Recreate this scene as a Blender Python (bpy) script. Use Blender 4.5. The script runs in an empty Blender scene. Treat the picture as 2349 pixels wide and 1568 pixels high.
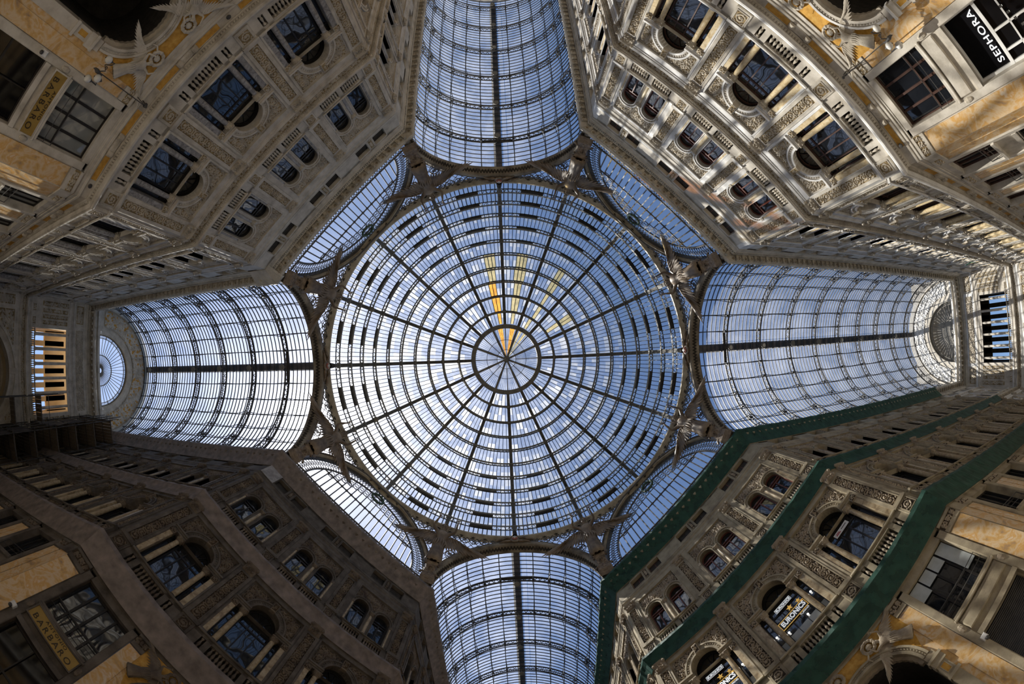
import bpy, math, random
from mathutils import Matrix, Vector
random.seed(7)
PI = math.pi
sin, cos, sqrt, tan = math.sin, math.cos, math.sqrt, math.tan
SC = bpy.context.scene
COL = SC.collection

# ------------------------------------------------------------------ materials
def new_mat(name):
    m = bpy.data.materials.new(name); m.use_nodes = True
    nt = m.node_tree; nt.nodes.clear()
    return m, nt, nt.nodes, nt.links

def N(nt, t, **kw):
    n = nt.nodes.new(t)
    for k, v in kw.items():
        if k in ('inputs',):
            for a, b in v.items(): n.inputs[a].default_value = b
        else: setattr(n, k, v)
    return n

def coords(nt, scale=(1, 1, 1), kind='Object'):
    tc = N(nt, 'ShaderNodeTexCoord'); mp = N(nt, 'ShaderNodeMapping')
    mp.inputs['Scale'].default_value = scale
    nt.links.new(tc.outputs[kind], mp.inputs['Vector'])
    return mp.outputs['Vector']

def ramp(nt, fac, stops):
    r = N(nt, 'ShaderNodeValToRGB')
    el = r.color_ramp.elements
    while len(el) < len(stops): el.new(0.5)
    for e, (p, c) in zip(el, stops):
        e.position = p; e.color = (*c, 1)
    nt.links.new(fac, r.inputs['Fac'])
    return r.outputs['Color']

def stone(name, c1, c2, c3, rough=0.75, scale=1.2, bump=0.25, spec=0.3, fine=18):
    m, nt, nd, lk = new_mat(name)
    v = coords(nt)
    n1 = N(nt, 'ShaderNodeTexNoise', inputs={'Scale': scale, 'Detail': 6.0, 'Roughness': 0.6})
    n2 = N(nt, 'ShaderNodeTexNoise', inputs={'Scale': fine, 'Detail': 3.0})
    lk.new(v, n1.inputs['Vector']); lk.new(v, n2.inputs['Vector'])
    col = ramp(nt, n1.outputs['Fac'], [(0.3, c1), (0.52, c2), (0.72, c3)])
    p = N(nt, 'ShaderNodeBsdfPrincipled', inputs={'Roughness': rough, 'Specular IOR Level': spec})
    lk.new(col, p.inputs['Base Color'])
    b = N(nt, 'ShaderNodeBump', inputs={'Strength': bump, 'Distance': 0.02})
    lk.new(n2.outputs['Fac'], b.inputs['Height']); lk.new(b.outputs['Normal'], p.inputs['Normal'])
    o = N(nt, 'ShaderNodeOutputMaterial'); lk.new(p.outputs[0], o.inputs[0])
    return m

def marble(name, cols, scale=0.7, rough=0.32, warp=2.2):
    m, nt, nd, lk = new_mat(name)
    v = coords(nt, kind='Object')
    n1 = N(nt, 'ShaderNodeTexNoise', inputs={'Scale': scale, 'Detail': 5.0, 'Distortion': warp})
    n2 = N(nt, 'ShaderNodeTexNoise', inputs={'Scale': scale * 5, 'Detail': 4.0, 'Distortion': 1.0})
    lk.new(v, n1.inputs['Vector']); lk.new(v, n2.inputs['Vector'])
    mx = N(nt, 'ShaderNodeMath', operation='MULTIPLY_ADD', inputs={1: 0.25}); lk.new(n2.outputs['Fac'], mx.inputs[0]); lk.new(n1.outputs['Fac'], mx.inputs[2])
    sb = N(nt, 'ShaderNodeMath', operation='SUBTRACT', inputs={1: 0.125}); lk.new(mx.outputs[0], sb.inputs[0])
    n = len(cols)
    col = ramp(nt, sb.outputs[0], [(0.30 + 0.4 * i / (n - 1), c) for i, c in enumerate(cols)])
    p = N(nt, 'ShaderNodeBsdfPrincipled', inputs={'Roughness': rough, 'Specular IOR Level': 0.4})
    lk.new(col, p.inputs['Base Color'])
    o = N(nt, 'ShaderNodeOutputMaterial'); lk.new(p.outputs[0], o.inputs[0])
    return m

def plain(name, c, rough=0.5, metal=0.0, spec=0.4, emit=None, var=0.25, scale=3.0):
    m, nt, nd, lk = new_mat(name)
    p = N(nt, 'ShaderNodeBsdfPrincipled', inputs={'Roughness': rough, 'Metallic': metal, 'Specular IOR Level': spec})
    v = coords(nt)
    n1 = N(nt, 'ShaderNodeTexNoise', inputs={'Scale': scale, 'Detail': 4.0}); lk.new(v, n1.inputs['Vector'])
    lo = tuple(x * (1 - var) for x in c); hi = tuple(min(1, x * (1 + var)) for x in c)
    lk.new(ramp(nt, n1.outputs['Fac'], [(0.35, lo), (0.65, hi)]), p.inputs['Base Color'])
    if emit:
        p.inputs['Emission Color'].default_value = (*emit[0], 1); p.inputs['Emission Strength'].default_value = emit[1]
    o = N(nt, 'ShaderNodeOutputMaterial'); lk.new(p.outputs[0], o.inputs[0])
    return m

def pane_mat(name, c=(0.012, 0.014, 0.018), wav=0.25):
    m, nt, nd, lk = new_mat(name)
    p = N(nt, 'ShaderNodeBsdfPrincipled', inputs={'Roughness': 0.03, 'Specular IOR Level': 0.9, 'IOR': 1.6})
    p.inputs['Base Color'].default_value = (*c, 1)
    v = coords(nt)
    n1 = N(nt, 'ShaderNodeTexNoise', inputs={'Scale': 0.9, 'Detail': 1.0}); lk.new(v, n1.inputs['Vector'])
    b = N(nt, 'ShaderNodeBump', inputs={'Strength': wav, 'Distance': 0.06})
    lk.new(n1.outputs['Fac'], b.inputs['Height']); lk.new(b.outputs['Normal'], p.inputs['Normal'])
    o = N(nt, 'ShaderNodeOutputMaterial'); lk.new(p.outputs[0], o.inputs[0])
    return m

def roof_glass(name, tint, dirt_lo, dirt_hi, dirt_col=(0.85, 0.87, 0.9), scale=0.8, stretch=(1, 1, 1)):
    m, nt, nd, lk = new_mat(name)
    v = coords(nt, scale=stretch)
    n1 = N(nt, 'ShaderNodeTexNoise', inputs={'Scale': scale, 'Detail': 5.0, 'Roughness': 0.65}); lk.new(v, n1.inputs['Vector'])
    mr = N(nt, 'ShaderNodeMapRange', inputs={1: 0.35, 2: 0.7, 3: dirt_lo, 4: dirt_hi}); lk.new(n1.outputs['Fac'], mr.inputs[0])
    t = N(nt, 'ShaderNodeBsdfTransparent'); t.inputs[0].default_value = (*tint, 1)
    d = N(nt, 'ShaderNodeBsdfTranslucent'); d.inputs[0].default_value = (*dirt_col, 1)
    mx = N(nt, 'ShaderNodeMixShader'); lk.new(mr.outputs[0], mx.inputs[0]); lk.new(t.outputs[0], mx.inputs[1]); lk.new(d.outputs[0], mx.inputs[2])
    o = N(nt, 'ShaderNodeOutputMaterial'); lk.new(mx.outputs[0], o.inputs[0])
    return m

def net_mat(name, c, clear):
    m, nt, nd, lk = new_mat(name)
    v = coords(nt)
    n1 = N(nt, 'ShaderNodeTexNoise', inputs={'Scale': 2.2, 'Detail': 6.0}); lk.new(v, n1.inputs['Vector'])
    p = N(nt, 'ShaderNodeBsdfPrincipled', inputs={'Roughness': 0.6, 'Specular IOR Level': 0.3})
    lk.new(ramp(nt, n1.outputs['Fac'], [(0.3, tuple(x * 0.65 for x in c)), (0.7, tuple(x * 1.3 for x in c))]), p.inputs['Base Color'])
    b = N(nt, 'ShaderNodeBump', inputs={'Strength': 0.5, 'Distance': 0.05})
    lk.new(n1.outputs['Fac'], b.inputs['Height']); lk.new(b.outputs['Normal'], p.inputs['Normal'])
    t = N(nt, 'ShaderNodeBsdfTransparent')
    mx = N(nt, 'ShaderNodeMixShader', inputs={0: clear}); lk.new(p.outputs[0], mx.inputs[1]); lk.new(t.outputs[0], mx.inputs[2])
    o = N(nt, 'ShaderNodeOutputMaterial'); lk.new(mx.outputs[0], o.inputs[0])
    return m

MAT = dict(
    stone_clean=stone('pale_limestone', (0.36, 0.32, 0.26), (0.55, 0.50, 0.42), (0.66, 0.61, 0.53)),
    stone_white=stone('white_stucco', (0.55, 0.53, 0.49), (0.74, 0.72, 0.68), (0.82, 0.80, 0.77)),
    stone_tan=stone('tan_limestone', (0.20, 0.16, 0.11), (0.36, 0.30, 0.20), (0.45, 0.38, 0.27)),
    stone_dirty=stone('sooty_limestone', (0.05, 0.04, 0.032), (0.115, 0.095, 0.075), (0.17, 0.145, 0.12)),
    relief_clean=stone('carved_stucco', (0.34, 0.30, 0.24), (0.48, 0.42, 0.33), (0.62, 0.56, 0.46), bump=0.5),
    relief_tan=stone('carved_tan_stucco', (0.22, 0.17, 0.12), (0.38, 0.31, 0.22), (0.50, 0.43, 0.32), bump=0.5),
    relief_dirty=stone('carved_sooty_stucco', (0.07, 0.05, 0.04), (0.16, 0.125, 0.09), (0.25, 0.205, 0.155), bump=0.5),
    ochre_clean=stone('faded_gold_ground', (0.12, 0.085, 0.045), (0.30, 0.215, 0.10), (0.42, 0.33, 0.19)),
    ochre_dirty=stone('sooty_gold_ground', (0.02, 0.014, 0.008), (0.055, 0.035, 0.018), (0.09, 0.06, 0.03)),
    gold_frieze=stone('gold_mosaic_frieze', (0.40, 0.20, 0.03), (0.58, 0.31, 0.055), (0.66, 0.40, 0.10), scale=4, rough=0.5),
    marble_yellow=marble('veined_yellow_marble', [(0.36, 0.24, 0.15), (0.62, 0.37, 0.13), (0.68, 0.52, 0.33), (0.64, 0.36, 0.11), (0.72, 0.60, 0.45)]),
    marble_shaft=marble('pale_yellow_marble', [(0.45, 0.32, 0.16), (0.66, 0.52, 0.30), (0.72, 0.62, 0.43)], scale=2.0),
    marble_grey=marble('grey_veined_marble', [(0.13, 0.12, 0.11), (0.28, 0.26, 0.24), (0.42, 0.40, 0.37)], scale=2.4),
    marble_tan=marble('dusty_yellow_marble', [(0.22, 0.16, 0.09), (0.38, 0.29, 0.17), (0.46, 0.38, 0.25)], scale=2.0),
    pane=pane_mat('window_glass'),
    pane_grey=pane_mat('reflection_grey_glass', c=(0.24, 0.245, 0.24), wav=0.15),  # grey base paints the reflected facade into mezzanine panes; plain grey on roof lamps
    pane_shop=plain('unlit_shop_glass', (0.006, 0.006, 0.007), 0.05, spec=0.25, var=0.0),
    frame_dark=plain('dark_window_frame', (0.018, 0.015, 0.013), 0.45),
    frame_red=plain('red_brown_window_frame', (0.14, 0.045, 0.03), 0.5),
    frame_white=plain('white_shop_frame', (0.72, 0.71, 0.68), 0.4, var=0.05),
    frame_brown=plain('brown_window_frame', (0.07, 0.035, 0.025), 0.5),
    iron=plain('painted_iron', (0.055, 0.05, 0.045), 0.55, spec=0.5),
    iron_grey=plain('weathered_grey_iron', (0.17, 0.155, 0.13), 0.6, spec=0.4),
    lace=plain('lacework_iron', (0.10, 0.09, 0.08), 0.55, spec=0.4),
    ring_paint=stone('painted_ring_iron', (0.24, 0.20, 0.14), (0.40, 0.34, 0.25), (0.50, 0.44, 0.34), rough=0.5),
    bronze=stone('brown_patinated_copper', (0.07, 0.045, 0.028), (0.20, 0.14, 0.085), (0.34, 0.25, 0.16), rough=0.5, scale=2.5, spec=0.5),
    arch_stone=stone('grimy_arch_plaster', (0.10, 0.08, 0.06), (0.25, 0.21, 0.16), (0.40, 0.35, 0.27), scale=0.9),
    soot=stone('sooty_ornament', (0.02, 0.016, 0.012), (0.05, 0.04, 0.03), (0.12, 0.095, 0.07), bump=0.6),
    glass_dome=roof_glass('dusty_dome_glass', (0.86, 0.90, 0.95), 0.03, 0.20, scale=0.55),
    glass_patch=roof_glass('milky_dome_glass', (0.84, 0.86, 0.88), 0.2, 0.4, (0.86, 0.85, 0.80)),
    glass_orange=roof_glass('orange_stained_glass', (0.62, 0.26, 0.05), 0.35, 0.7, (0.85, 0.40, 0.08), scale=1.5),
    glass_ochre=roof_glass('yellowed_glass', (0.60, 0.48, 0.24), 0.3, 0.6, (0.62, 0.52, 0.28), scale=1.5),
    glass_vault=roof_glass('dusty_vault_glass', (0.86, 0.90, 0.96), 0.03, 0.15, scale=0.35),
    glass_lun=roof_glass('clear_lunette_glass', (0.92, 0.94, 0.97), 0.03, 0.12, scale=0.4),
    net_green=net_mat('green_debris_net', (0.03, 0.085, 0.06), 0.18),
    net_brown=net_mat('brown_debris_net', (0.20, 0.165, 0.145), 0.0),
    lamp_globe=plain('opal_glass_globe', (0.62, 0.60, 0.55), 0.25, var=0.05, spec=0.6),
    wood=plain('scaffold_boards', (0.16, 0.12, 0.08), 0.8, scale=8),
    steel=plain('scaffold_tube', (0.10, 0.09, 0.08), 0.5, metal=0.6),
    tarp=plain('dusty_cloth_screen', (0.055, 0.045, 0.038), 0.9),
    plaster_warm=stone('cream_plaster', (0.55, 0.42, 0.24), (0.66, 0.52, 0.31), (0.72, 0.60, 0.40), scale=0.6),
    plaster_ext=stone('peach_render', (0.60, 0.40, 0.20), (0.70, 0.50, 0.28), (0.75, 0.57, 0.36), scale=0.4),
    floor_stone=stone('inlaid_marble_floor', (0.30, 0.26, 0.22), (0.42, 0.38, 0.33), (0.52, 0.48, 0.42), rough=0.3, scale=0.5),
    walkway=plain('brown_roof_walkway', (0.16, 0.12, 0.09), 0.7),
    sign_gold=plain('brass_sign_panel', (0.34, 0.22, 0.055), 0.4, metal=0.2, var=0.1),
    letter_dark=plain('dark_bronze_letters', (0.03, 0.02, 0.012), 0.4, var=0.0),
    letter_white=plain('white_letters', (0.85, 0.85, 0.85), 0.4, var=0.0, emit=((0.9, 0.95, 1.0), 0.5)),
    letter_cream=plain('cream_letters', (0.75, 0.73, 0.68), 0.4, var=0.0),
    star_gold=plain('gold_star_sticker', (0.85, 0.50, 0.08), 0.4, var=0.0, emit=((1.0, 0.6, 0.15), 0.4)),
    sticker_red=plain('dark_red_print', (0.35, 0.03, 0.04), 0.5, var=0.0),
    poster_white=plain('white_paper_sign', (0.75, 0.75, 0.75), 0.6, var=0.03),
    bulb=plain('lit_spotlight', (1, 1, 1), 0.5, emit=((1.0, 0.97, 0.9), 6.0), var=0.0),
    shade_lit=plain('lit_white_blind', (0.42, 0.45, 0.45), 0.6, var=0.08),
    shutter=plain('dark_roller_shutter', (0.03, 0.028, 0.026), 0.5),
    wreath_green=stone('verdigris_wreath', (0.03, 0.06, 0.045), (0.07, 0.11, 0.085), (0.12, 0.15, 0.12)),
    void=plain('shade_dark_plaster', (0.05, 0.042, 0.034), 0.9),  # dark tone stands in for shade in niches, passages and wall backs
    crest_red=plain('red_crest_enamel', (0.32, 0.10, 0.07), 0.5),
    board=plain('pale_plywood_board', (0.33, 0.30, 0.28), 0.8),
    flag_green=plain('green_cloth', (0.02, 0.35, 0.20), 0.6),
)
STY = {
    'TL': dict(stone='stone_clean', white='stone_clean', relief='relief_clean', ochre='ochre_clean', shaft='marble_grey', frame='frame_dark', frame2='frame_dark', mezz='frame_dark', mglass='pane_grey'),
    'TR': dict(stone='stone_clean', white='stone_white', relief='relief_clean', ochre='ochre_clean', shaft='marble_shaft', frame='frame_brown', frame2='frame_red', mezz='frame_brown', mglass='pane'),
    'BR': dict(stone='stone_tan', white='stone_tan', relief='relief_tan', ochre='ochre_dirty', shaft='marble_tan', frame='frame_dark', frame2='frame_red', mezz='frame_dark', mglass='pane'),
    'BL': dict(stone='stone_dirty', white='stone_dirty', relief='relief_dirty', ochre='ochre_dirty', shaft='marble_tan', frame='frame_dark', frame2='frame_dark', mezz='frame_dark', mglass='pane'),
}

# ------------------------------------------------------------------ mesh builder
class MB:
    def __init__(s): s.v = []; s.f = []; s.m = []; s.roles = []; s.smooth = False
    def role(s, r):
        if r not in s.roles: s.roles.append(r)
        return s.roles.index(r)
    def add(s, vs, fs, r='stone'):
        b = len(s.v); k = s.role(r)
        s.v.extend(vs); s.f.extend([tuple(b + i for i in f) for f in fs]); s.m.extend([k] * len(fs))
        return s
    def box(s, x0, x1, y0, y1, z0, z1, r='stone'):
        vs = [(x, y, z) for x in (x0, x1) for y in (y0, y1) for z in (z0, z1)]
        return s.add(vs, [(0, 1, 3, 2), (4, 6, 7, 5), (0, 4, 5, 1), (2, 3, 7, 6), (0, 2, 6, 4), (1, 5, 7, 3)], r)
    def bevbox(s, x0, x1, y0, y1, z0, z1, c, r='stone'):     # box with a chamfered room side
        vs = [(x0, y1, z0), (x1, y1, z0), (x1, y1, z1), (x0, y1, z1), (x0, y0 + c, z0), (x1, y0 + c, z0), (x1, y0 + c, z1), (x0, y0 + c, z1),
              (x0 + c, y0, z0 + c), (x1 - c, y0, z0 + c), (x1 - c, y0, z1 - c), (x0 + c, y0, z1 - c)]
        f = [(8, 9, 10, 11), (4, 5, 9, 8), (5, 6, 10, 9), (6, 7, 11, 10), (7, 4, 8, 11), (0, 1, 5, 4), (1, 2, 6, 5), (2, 3, 7, 6), (3, 0, 4, 7)]
        return s.add(vs, f, r)
    def frame(s, x0, x1, z0, z1, w, y0, y1, r='stone'):       # rectangular moulding
        s.box(x0, x0 + w, y0, y1, z0, z1, r); s.box(x1 - w, x1, y0, y1, z0, z1, r)
        s.box(x0 + w, x1 - w, y0, y1, z0, z0 + w, r); return s.box(x0 + w, x1 - w, y0, y1, z1 - w, z1, r)
    def prism(s, prof, x0, x1, m0=0.0, m1=0.0, r='stone'):    # (y,z) outline run along x, mitred ends
        n = len(prof); vs = [(x0 + m0 * y, y, z) for y, z in prof] + [(x1 - m1 * y, y, z) for y, z in prof]
        fs = [(i, (i + 1) % n, n + (i + 1) % n, n + i) for i in range(n)] + [tuple(range(n))[::-1], tuple(range(n, 2 * n))]
        return s.add(vs, fs, r)
    def loft(s, rows, r='stone', close=False):
        n = len(rows[0]); vs = [p for row in rows for p in row]; fs = []
        for i in range(len(rows) - 1):
            for j in range(n if close else n - 1):
                k = (j + 1) % n
                fs.append((i * n + j, i * n + k, (i + 1) * n + k, (i + 1) * n + j))
        return s.add(vs, fs, r)
    def lathe(s, prof, cx, cy, n=10, r='stone', z0=0.0):
        rows = [[(cx + a * cos(2 * PI * k / n), cy + a * sin(2 * PI * k / n), z0 + z) for k in range(n)] for a, z in prof]
        return s.loft(rows, r, True)
    def tube(s, pts, rad, n=5, r='iron', closed=False, flat=None):
        P = [Vector(p) for p in pts]; L = len(P); rows = []
        up0 = None
        for i, p in enumerate(P):
            a = P[(i - 1) % L] if (closed or i > 0) else p; b = P[(i + 1) % L] if (closed or i < L - 1) else p
            t = (b - a).normalized()
            ref = Vector((0, 0, 1)) if abs(t.z) < 0.95 else Vector((1, 0, 0))
            if up0 is not None:
                u = (up0 - t * up0.dot(t))
                u = u.normalized() if u.length > 1e-6 else t.cross(ref).normalized()
            else: u = t.cross(ref).normalized()
            up0 = u; w = t.cross(u)
            rr = rad[i] if isinstance(rad, (list, tuple)) else rad
            rows.append([tuple(p + u * rr * cos(2 * PI * k / n) + w * rr * sin(2 * PI * k / n)) for k in range(n)])
        if closed: rows.append(rows[0])
        s.loft(rows, r, True)
        return s
    def bar(s, a, b, w, h=None, r='iron', up=(0, 0, 1)):
        a = Vector(a); b = Vector(b); h = h or w; t = (b - a).normalized(); up = Vector(up)
        if abs(t.dot(up)) > 0.98: up = Vector((1, 0, 0)) if abs(t.x) < 0.9 else Vector((0, 1, 0))
        u = t.cross(up).normalized() * (w / 2); v = u.cross(t).normalized() * (h / 2)
        vs = [tuple(q + e * u + g * v) for q in (a, b) for e, g in ((-1, -1), (1, -1), (1, 1), (-1, 1))]
        return s.add(vs, [(0, 1, 2, 3), (7, 6, 5, 4), (0, 4, 5, 1), (1, 5, 6, 2), (2, 6, 7, 3), (3, 7, 4, 0)], r)
    def sphere(s, c, rad, n=8, r='stone', sc=(1, 1, 1)):
        rows = []
        for i in range(n // 2 + 1):
            a = PI * i / (n // 2) - PI / 2
            rows.append([(c[0] + sc[0] * rad * cos(a) * cos(2 * PI * k / n), c[1] + sc[1] * rad * cos(a) * sin(2 * PI * k / n), c[2] + sc[2] * rad * sin(a)) for k in range(n)])
        return s.loft(rows, r, True)
    def archband(s, cx, zs, r0, r1, y0, y1, n=14, r='stone', leg=0.0, a0=0.0, a1=PI):
        A = [(cos(a0 + (a1 - a0) * k / n), sin(a0 + (a1 - a0) * k / n)) for k in range(n + 1)]
        def row(rad, y):
            q = [(cx + rad * c, y, zs + rad * d) for c, d in A]
            if leg: q = [(cx + rad, y, zs - leg)] + q + [(cx - rad, y, zs - leg)]
            return q
        return s.loft([row(r0, y1), row(r0, y0), row(r1, y0), row(r1, y1)], r)
    def archpanel(s, x0, x1, z0, z1, cx, hw, zsill, zs, y, depth, n=12, r='stone', rr='stone', ry=None):
        """flat panel in the plane y with an arched opening (half width hw, springing zs) and its reveal"""
        s.add([(x0, y, z0), (cx - hw, y, z0), (cx - hw, y, zs), (x0, y, zs)], [(0, 1, 2, 3)], r)
        s.add([(cx + hw, y, z0), (x1, y, z0), (x1, y, zs), (cx + hw, y, zs)], [(0, 1, 2, 3)], r)
        if zsill > z0: s.add([(cx - hw, y, z0), (cx + hw, y, z0), (cx + hw, y, zsill), (cx - hw, y, zsill)], [(0, 1, 2, 3)], r)
        arc = [(cx - hw * cos(PI * k / n), y, zs + hw * sin(PI * k / n)) for k in range(n + 1)]
        top = [(cx + (x0 - cx if k < n / 2 else x1 - cx) * min(1, abs(cos(PI * k / n)) * 1.6), y, zs + (z1 - zs) * min(1, sin(PI * k / n) * 1.7)) for k in range(n + 1)]
        top[0] = (x0, y, zs); top[-1] = (x1, y, zs)
        s.loft([arc, top], r)
        # fill what the clamped outer line leaves out
        for (X, ks) in ((x0, range(0, n // 2)), (x1, range(n // 2, n))):
            pts = [top[k] for k in ks] + [top[ks[-1] + 1]]
            pts = [p for p in pts]
            c = (X, y, z1)
            vs = [c] + pts; s.add(vs, [(0, i, i + 1) for i in range(1, len(pts))], r)
        e = y + depth
        rows = [[(cx - hw, yy, zsill)] + [(p[0], yy, p[2]) for p in arc] + [(cx + hw, yy, zsill)] for yy in (y, e)]
        s.loft(rows, rr)
        if zsill >= z0: s.add([(cx - hw, y, zsill), (cx + hw, y, zsill), (cx + hw, e, zsill), (cx - hw, e, zsill)], [(0, 1, 2, 3)], rr)
        return s
    def relief(s, x0, x1, z0, z1, y, h, cell=0.055, seed=0, mask=None, r='relief', g='ochre', lobe=None):
        nx = max(3, int((x1 - x0) / cell)); nz = max(3, int((z1 - z0) / cell))
        W = x1 - x0; H = z1 - z0; vert = H >= W; S = min(W, H); Lg = max(W, H)
        big = S > 0.85; cs = []
        if big:
            S = 0.52; mx = max(1, round(W / .46)); mz = max(1, round(H / .46))
            for i in range(mx):
                for j in range(mz): cs.append((x0 + W * (i + .5) / mx + .06 * sin(7 * i + 3 * j + seed), z0 + H * (j + .5) / mz + .06 * cos(5 * i - 4 * j), 1 if (i + j) % 2 else -1))
        nl = max(1, round(Lg / (S * 0.95))) if not big else 0; st = Lg / max(1, nl)
        for i in range(nl):
            q = (i + 0.5) * st; sd = (1 if (i + seed) % 2 else -1)
            if vert: cs.append((x0 + W / 2 + sd * S * 0.04, z0 + q, sd))
            else: cs.append((x0 + q, z0 + H / 2 + sd * S * 0.04, sd))
        def hf(x, z):
            best = 0.0
            for cx, cz, sd in cs:
                dx, dz = x - cx, z - cz; d = math.hypot(dx, dz)
                if d > S * 0.72: continue
                a = math.atan2(dz, dx) * sd
                w = cos(2 * PI * (d / (S * 0.26)) - a * 1.0 + seed)
                w = max(0.0, w) * (0.75 + 0.25 * cos(5 * a + 9 * d / S))
                if d < S * 0.09: w = 1.0
                best = max(best, w * (1 if d < S * 0.5 else 0.8))
            return best
        vs = []; hh = []
        for j in range(nz + 1):
            for i in range(nx + 1):
                x = x0 + W * i / nx; z = z0 + H * j / nz
                q = hf(x, z) if 0 < i < nx and 0 < j < nz else 0.0
                q = min(1.0, q * 1.25 + 0.12 * random.random() * (q > 0.1))
                hh.append(q); vs.append((x, y - h * q, z))
        A = []; Bf = []
        for j in range(nz):
            for i in range(nx):
                if mask and not mask(x0 + W * (i + 0.5) / nx, z0 + H * (j + 0.5) / nz): continue
                a = j * (nx + 1) + i; f = (a, a + 1, a + nx + 2, a + nx + 1)
                (A if (hh[a] + hh[a + 1] + hh[a + nx + 2] + hh[a + nx + 1]) > 1.0 else Bf).append(f)
        b = len(s.v); s.v.extend(vs)
        for L, rr in ((A, r), (Bf, g)):
            k = s.role(rr); s.f.extend([tuple(b + i for i in f) for f in L]); s.m.extend([k] * len(L))
        return s
    def merge(s, o, M=None):
        b = len(s.v); s.v.extend([tuple(M @ Vector(v)) for v in o.v] if M else o.v)
        s.f.extend([tuple(b + i for i in f) for f in o.f]); mp = [s.role(r) for r in o.roles]; s.m.extend([mp[k] for k in o.m])
        return s
    def mesh(s, name, style='TR'):
        me = bpy.data.meshes.new(name); me.from_pydata(s.v, [], s.f)
        st = STY[style]
        for r in s.roles: me.materials.append(MAT[st.get(r, r)])
        me.polygons.foreach_set('material_index', s.m)
        if s.smooth: me.polygons.foreach_set('use_smooth', [True] * len(s.f))
        me.validate(); me.update()
        return me

class Node:
    """a thing or part: a mesh (or none), named, with child parts"""
    def __init__(s, name, mb=None, kids=(), label=None, M=None):
        s.name = name; s.mb = mb; s.kids = list(kids); s.label = label; s.M = M; s.cache = {}
    def data(s, style):
        if s.mb is None or not s.mb.f: return None
        if style not in s.cache: s.cache[style] = s.mb.mesh(s.name, style)
        return s.cache[style]
    def flat(s):
        if not hasattr(s, '_flat'):
            mb = MB()
            def rec(n, M):
                M2 = M @ n.M if n.M else M
                if n.mb: mb.merge(n.mb, M2)
                for k in n.kids: rec(k, M2)
            for n in ([s]): rec(n, Matrix())
            s._flat = Node(s.name, mb)
        return s._flat

def put(node, style='TR', M=None, parent=None, label=None, cat=None, group=None, kind=None, name=None):
    d = node.data(style)
    o = bpy.data.objects.new(name or node.name, d); COL.objects.link(o)
    if parent: o.parent = parent
    mm = M if M is not None else Matrix()
    if node.M is not None: mm = mm @ node.M
    o.matrix_local = mm
    lb = label or node.label
    if lb: o['label'] = lb
    if cat: o['category'] = cat
    if group: o['group'] = group
    if kind: o['kind'] = kind
    for k in node.kids: put(k, style, None, o)
    return o

def T(x, y, z): return Matrix.Translation((x, y, z))

# ------------------------------------------------------------------ levels measured on the photograph (metres)
A_ = 18.35; HW = 7.557; D_ = sqrt(2) * A_; CX = D_ - HW                    # octagon apothem, arm half width, corner
TQ = tan(PI / 8)
DL = (D_ - 2 * HW) / sqrt(2) / 1.0                                         # corner facade length
ZL, ZM, ZA, ZW, ZT = 10.69, 18.45, 24.51, 26.37, 27.46
# ------------------------------------------------------------------ bay modules (local: x along wall, y into wall, z up)
def baluster(h):
    k = h / 0.62
    return [(0.0, 0.0), (0.075, 0.0), (0.075, 0.06 * k), (0.04, 0.10 * k), (0.085, 0.22 * k), (0.07, 0.32 * k), (0.035, 0.46 * k), (0.05, 0.52 * k), (0.075, 0.55 * k), (0.075, h), (0.0, h)]

def m_balustrade(z0, z1, hw, n, singles=()):
    rail = MB().bevbox(-hw - 0.06, hw + 0.06, -0.2, 0.05, z1 - 0.06, z1, 0.02, 'stone')
    kids = []
    for i in range(n):
        x = -hw + 2 * hw * (i + 0.5) / n
        kids.append(Node('baluster', MB().lathe(baluster(z1 - 0.06 - z0), x, -0.06, 8, 'relief', z0)))
    for x in singles: kids.append(Node('baluster', MB().lathe(baluster(z1 - 0.06 - z0), x, -0.06, 8, 'relief', z0)))
    return Node('balustrade', rail, kids)

def column(x, y, z0, z1, rad, cap=0.34, role='shaft'):
    base = MB().lathe([(rad * 1.45, 0), (rad * 1.45, 0.06), (rad * 1.15, 0.10), (rad * 1.3, 0.15), (rad, 0.19)], x, y, 12, 'stone', z0)
    c = MB(); h = cap
    c.lathe([(rad * 0.9, 0), (rad * 1.1, 0.02), (rad * 1.05, h * 0.2), (rad * 1.5, h * 0.42), (rad * 1.15, h * 0.45), (rad * 1.7, h * 0.8), (rad * 1.3, h * 0.85)], x, y, 12, 'relief', z1 - cap)
    for k in range(8):
        a = 2 * PI * k / 8; c.sphere((x + rad * 1.45 * cos(a), y + rad * 1.45 * sin(a), z1 - cap + h * (0.4 if k % 2 else 0.75)), rad * 0.36, 6, 'relief')
    c.box(x - rad * 1.6, x + rad * 1.6, y - rad * 1.6, y + rad * 1.6, z1 - 0.05, z1, 'relief')
    sh = MB().lathe([(rad, 0.19), (rad * 1.03, (z1 - z0) * 0.4), (rad * 0.88, z1 - z0 - cap)], x, y, 14, role, z0); sh.smooth = False
    return Node('column', sh, [Node('capital', c), Node('column_base', base)])

def spandrel(cx, zs, r, x0, x1, ztop, y, seed):
    def mk(x, z): return math.hypot(x - cx, z - zs) > r + 0.04 and z > zs + 0.12
    return MB().relief(x0, x1, zs + 0.1, ztop, y, 0.07, 0.05, seed, mk)

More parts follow.
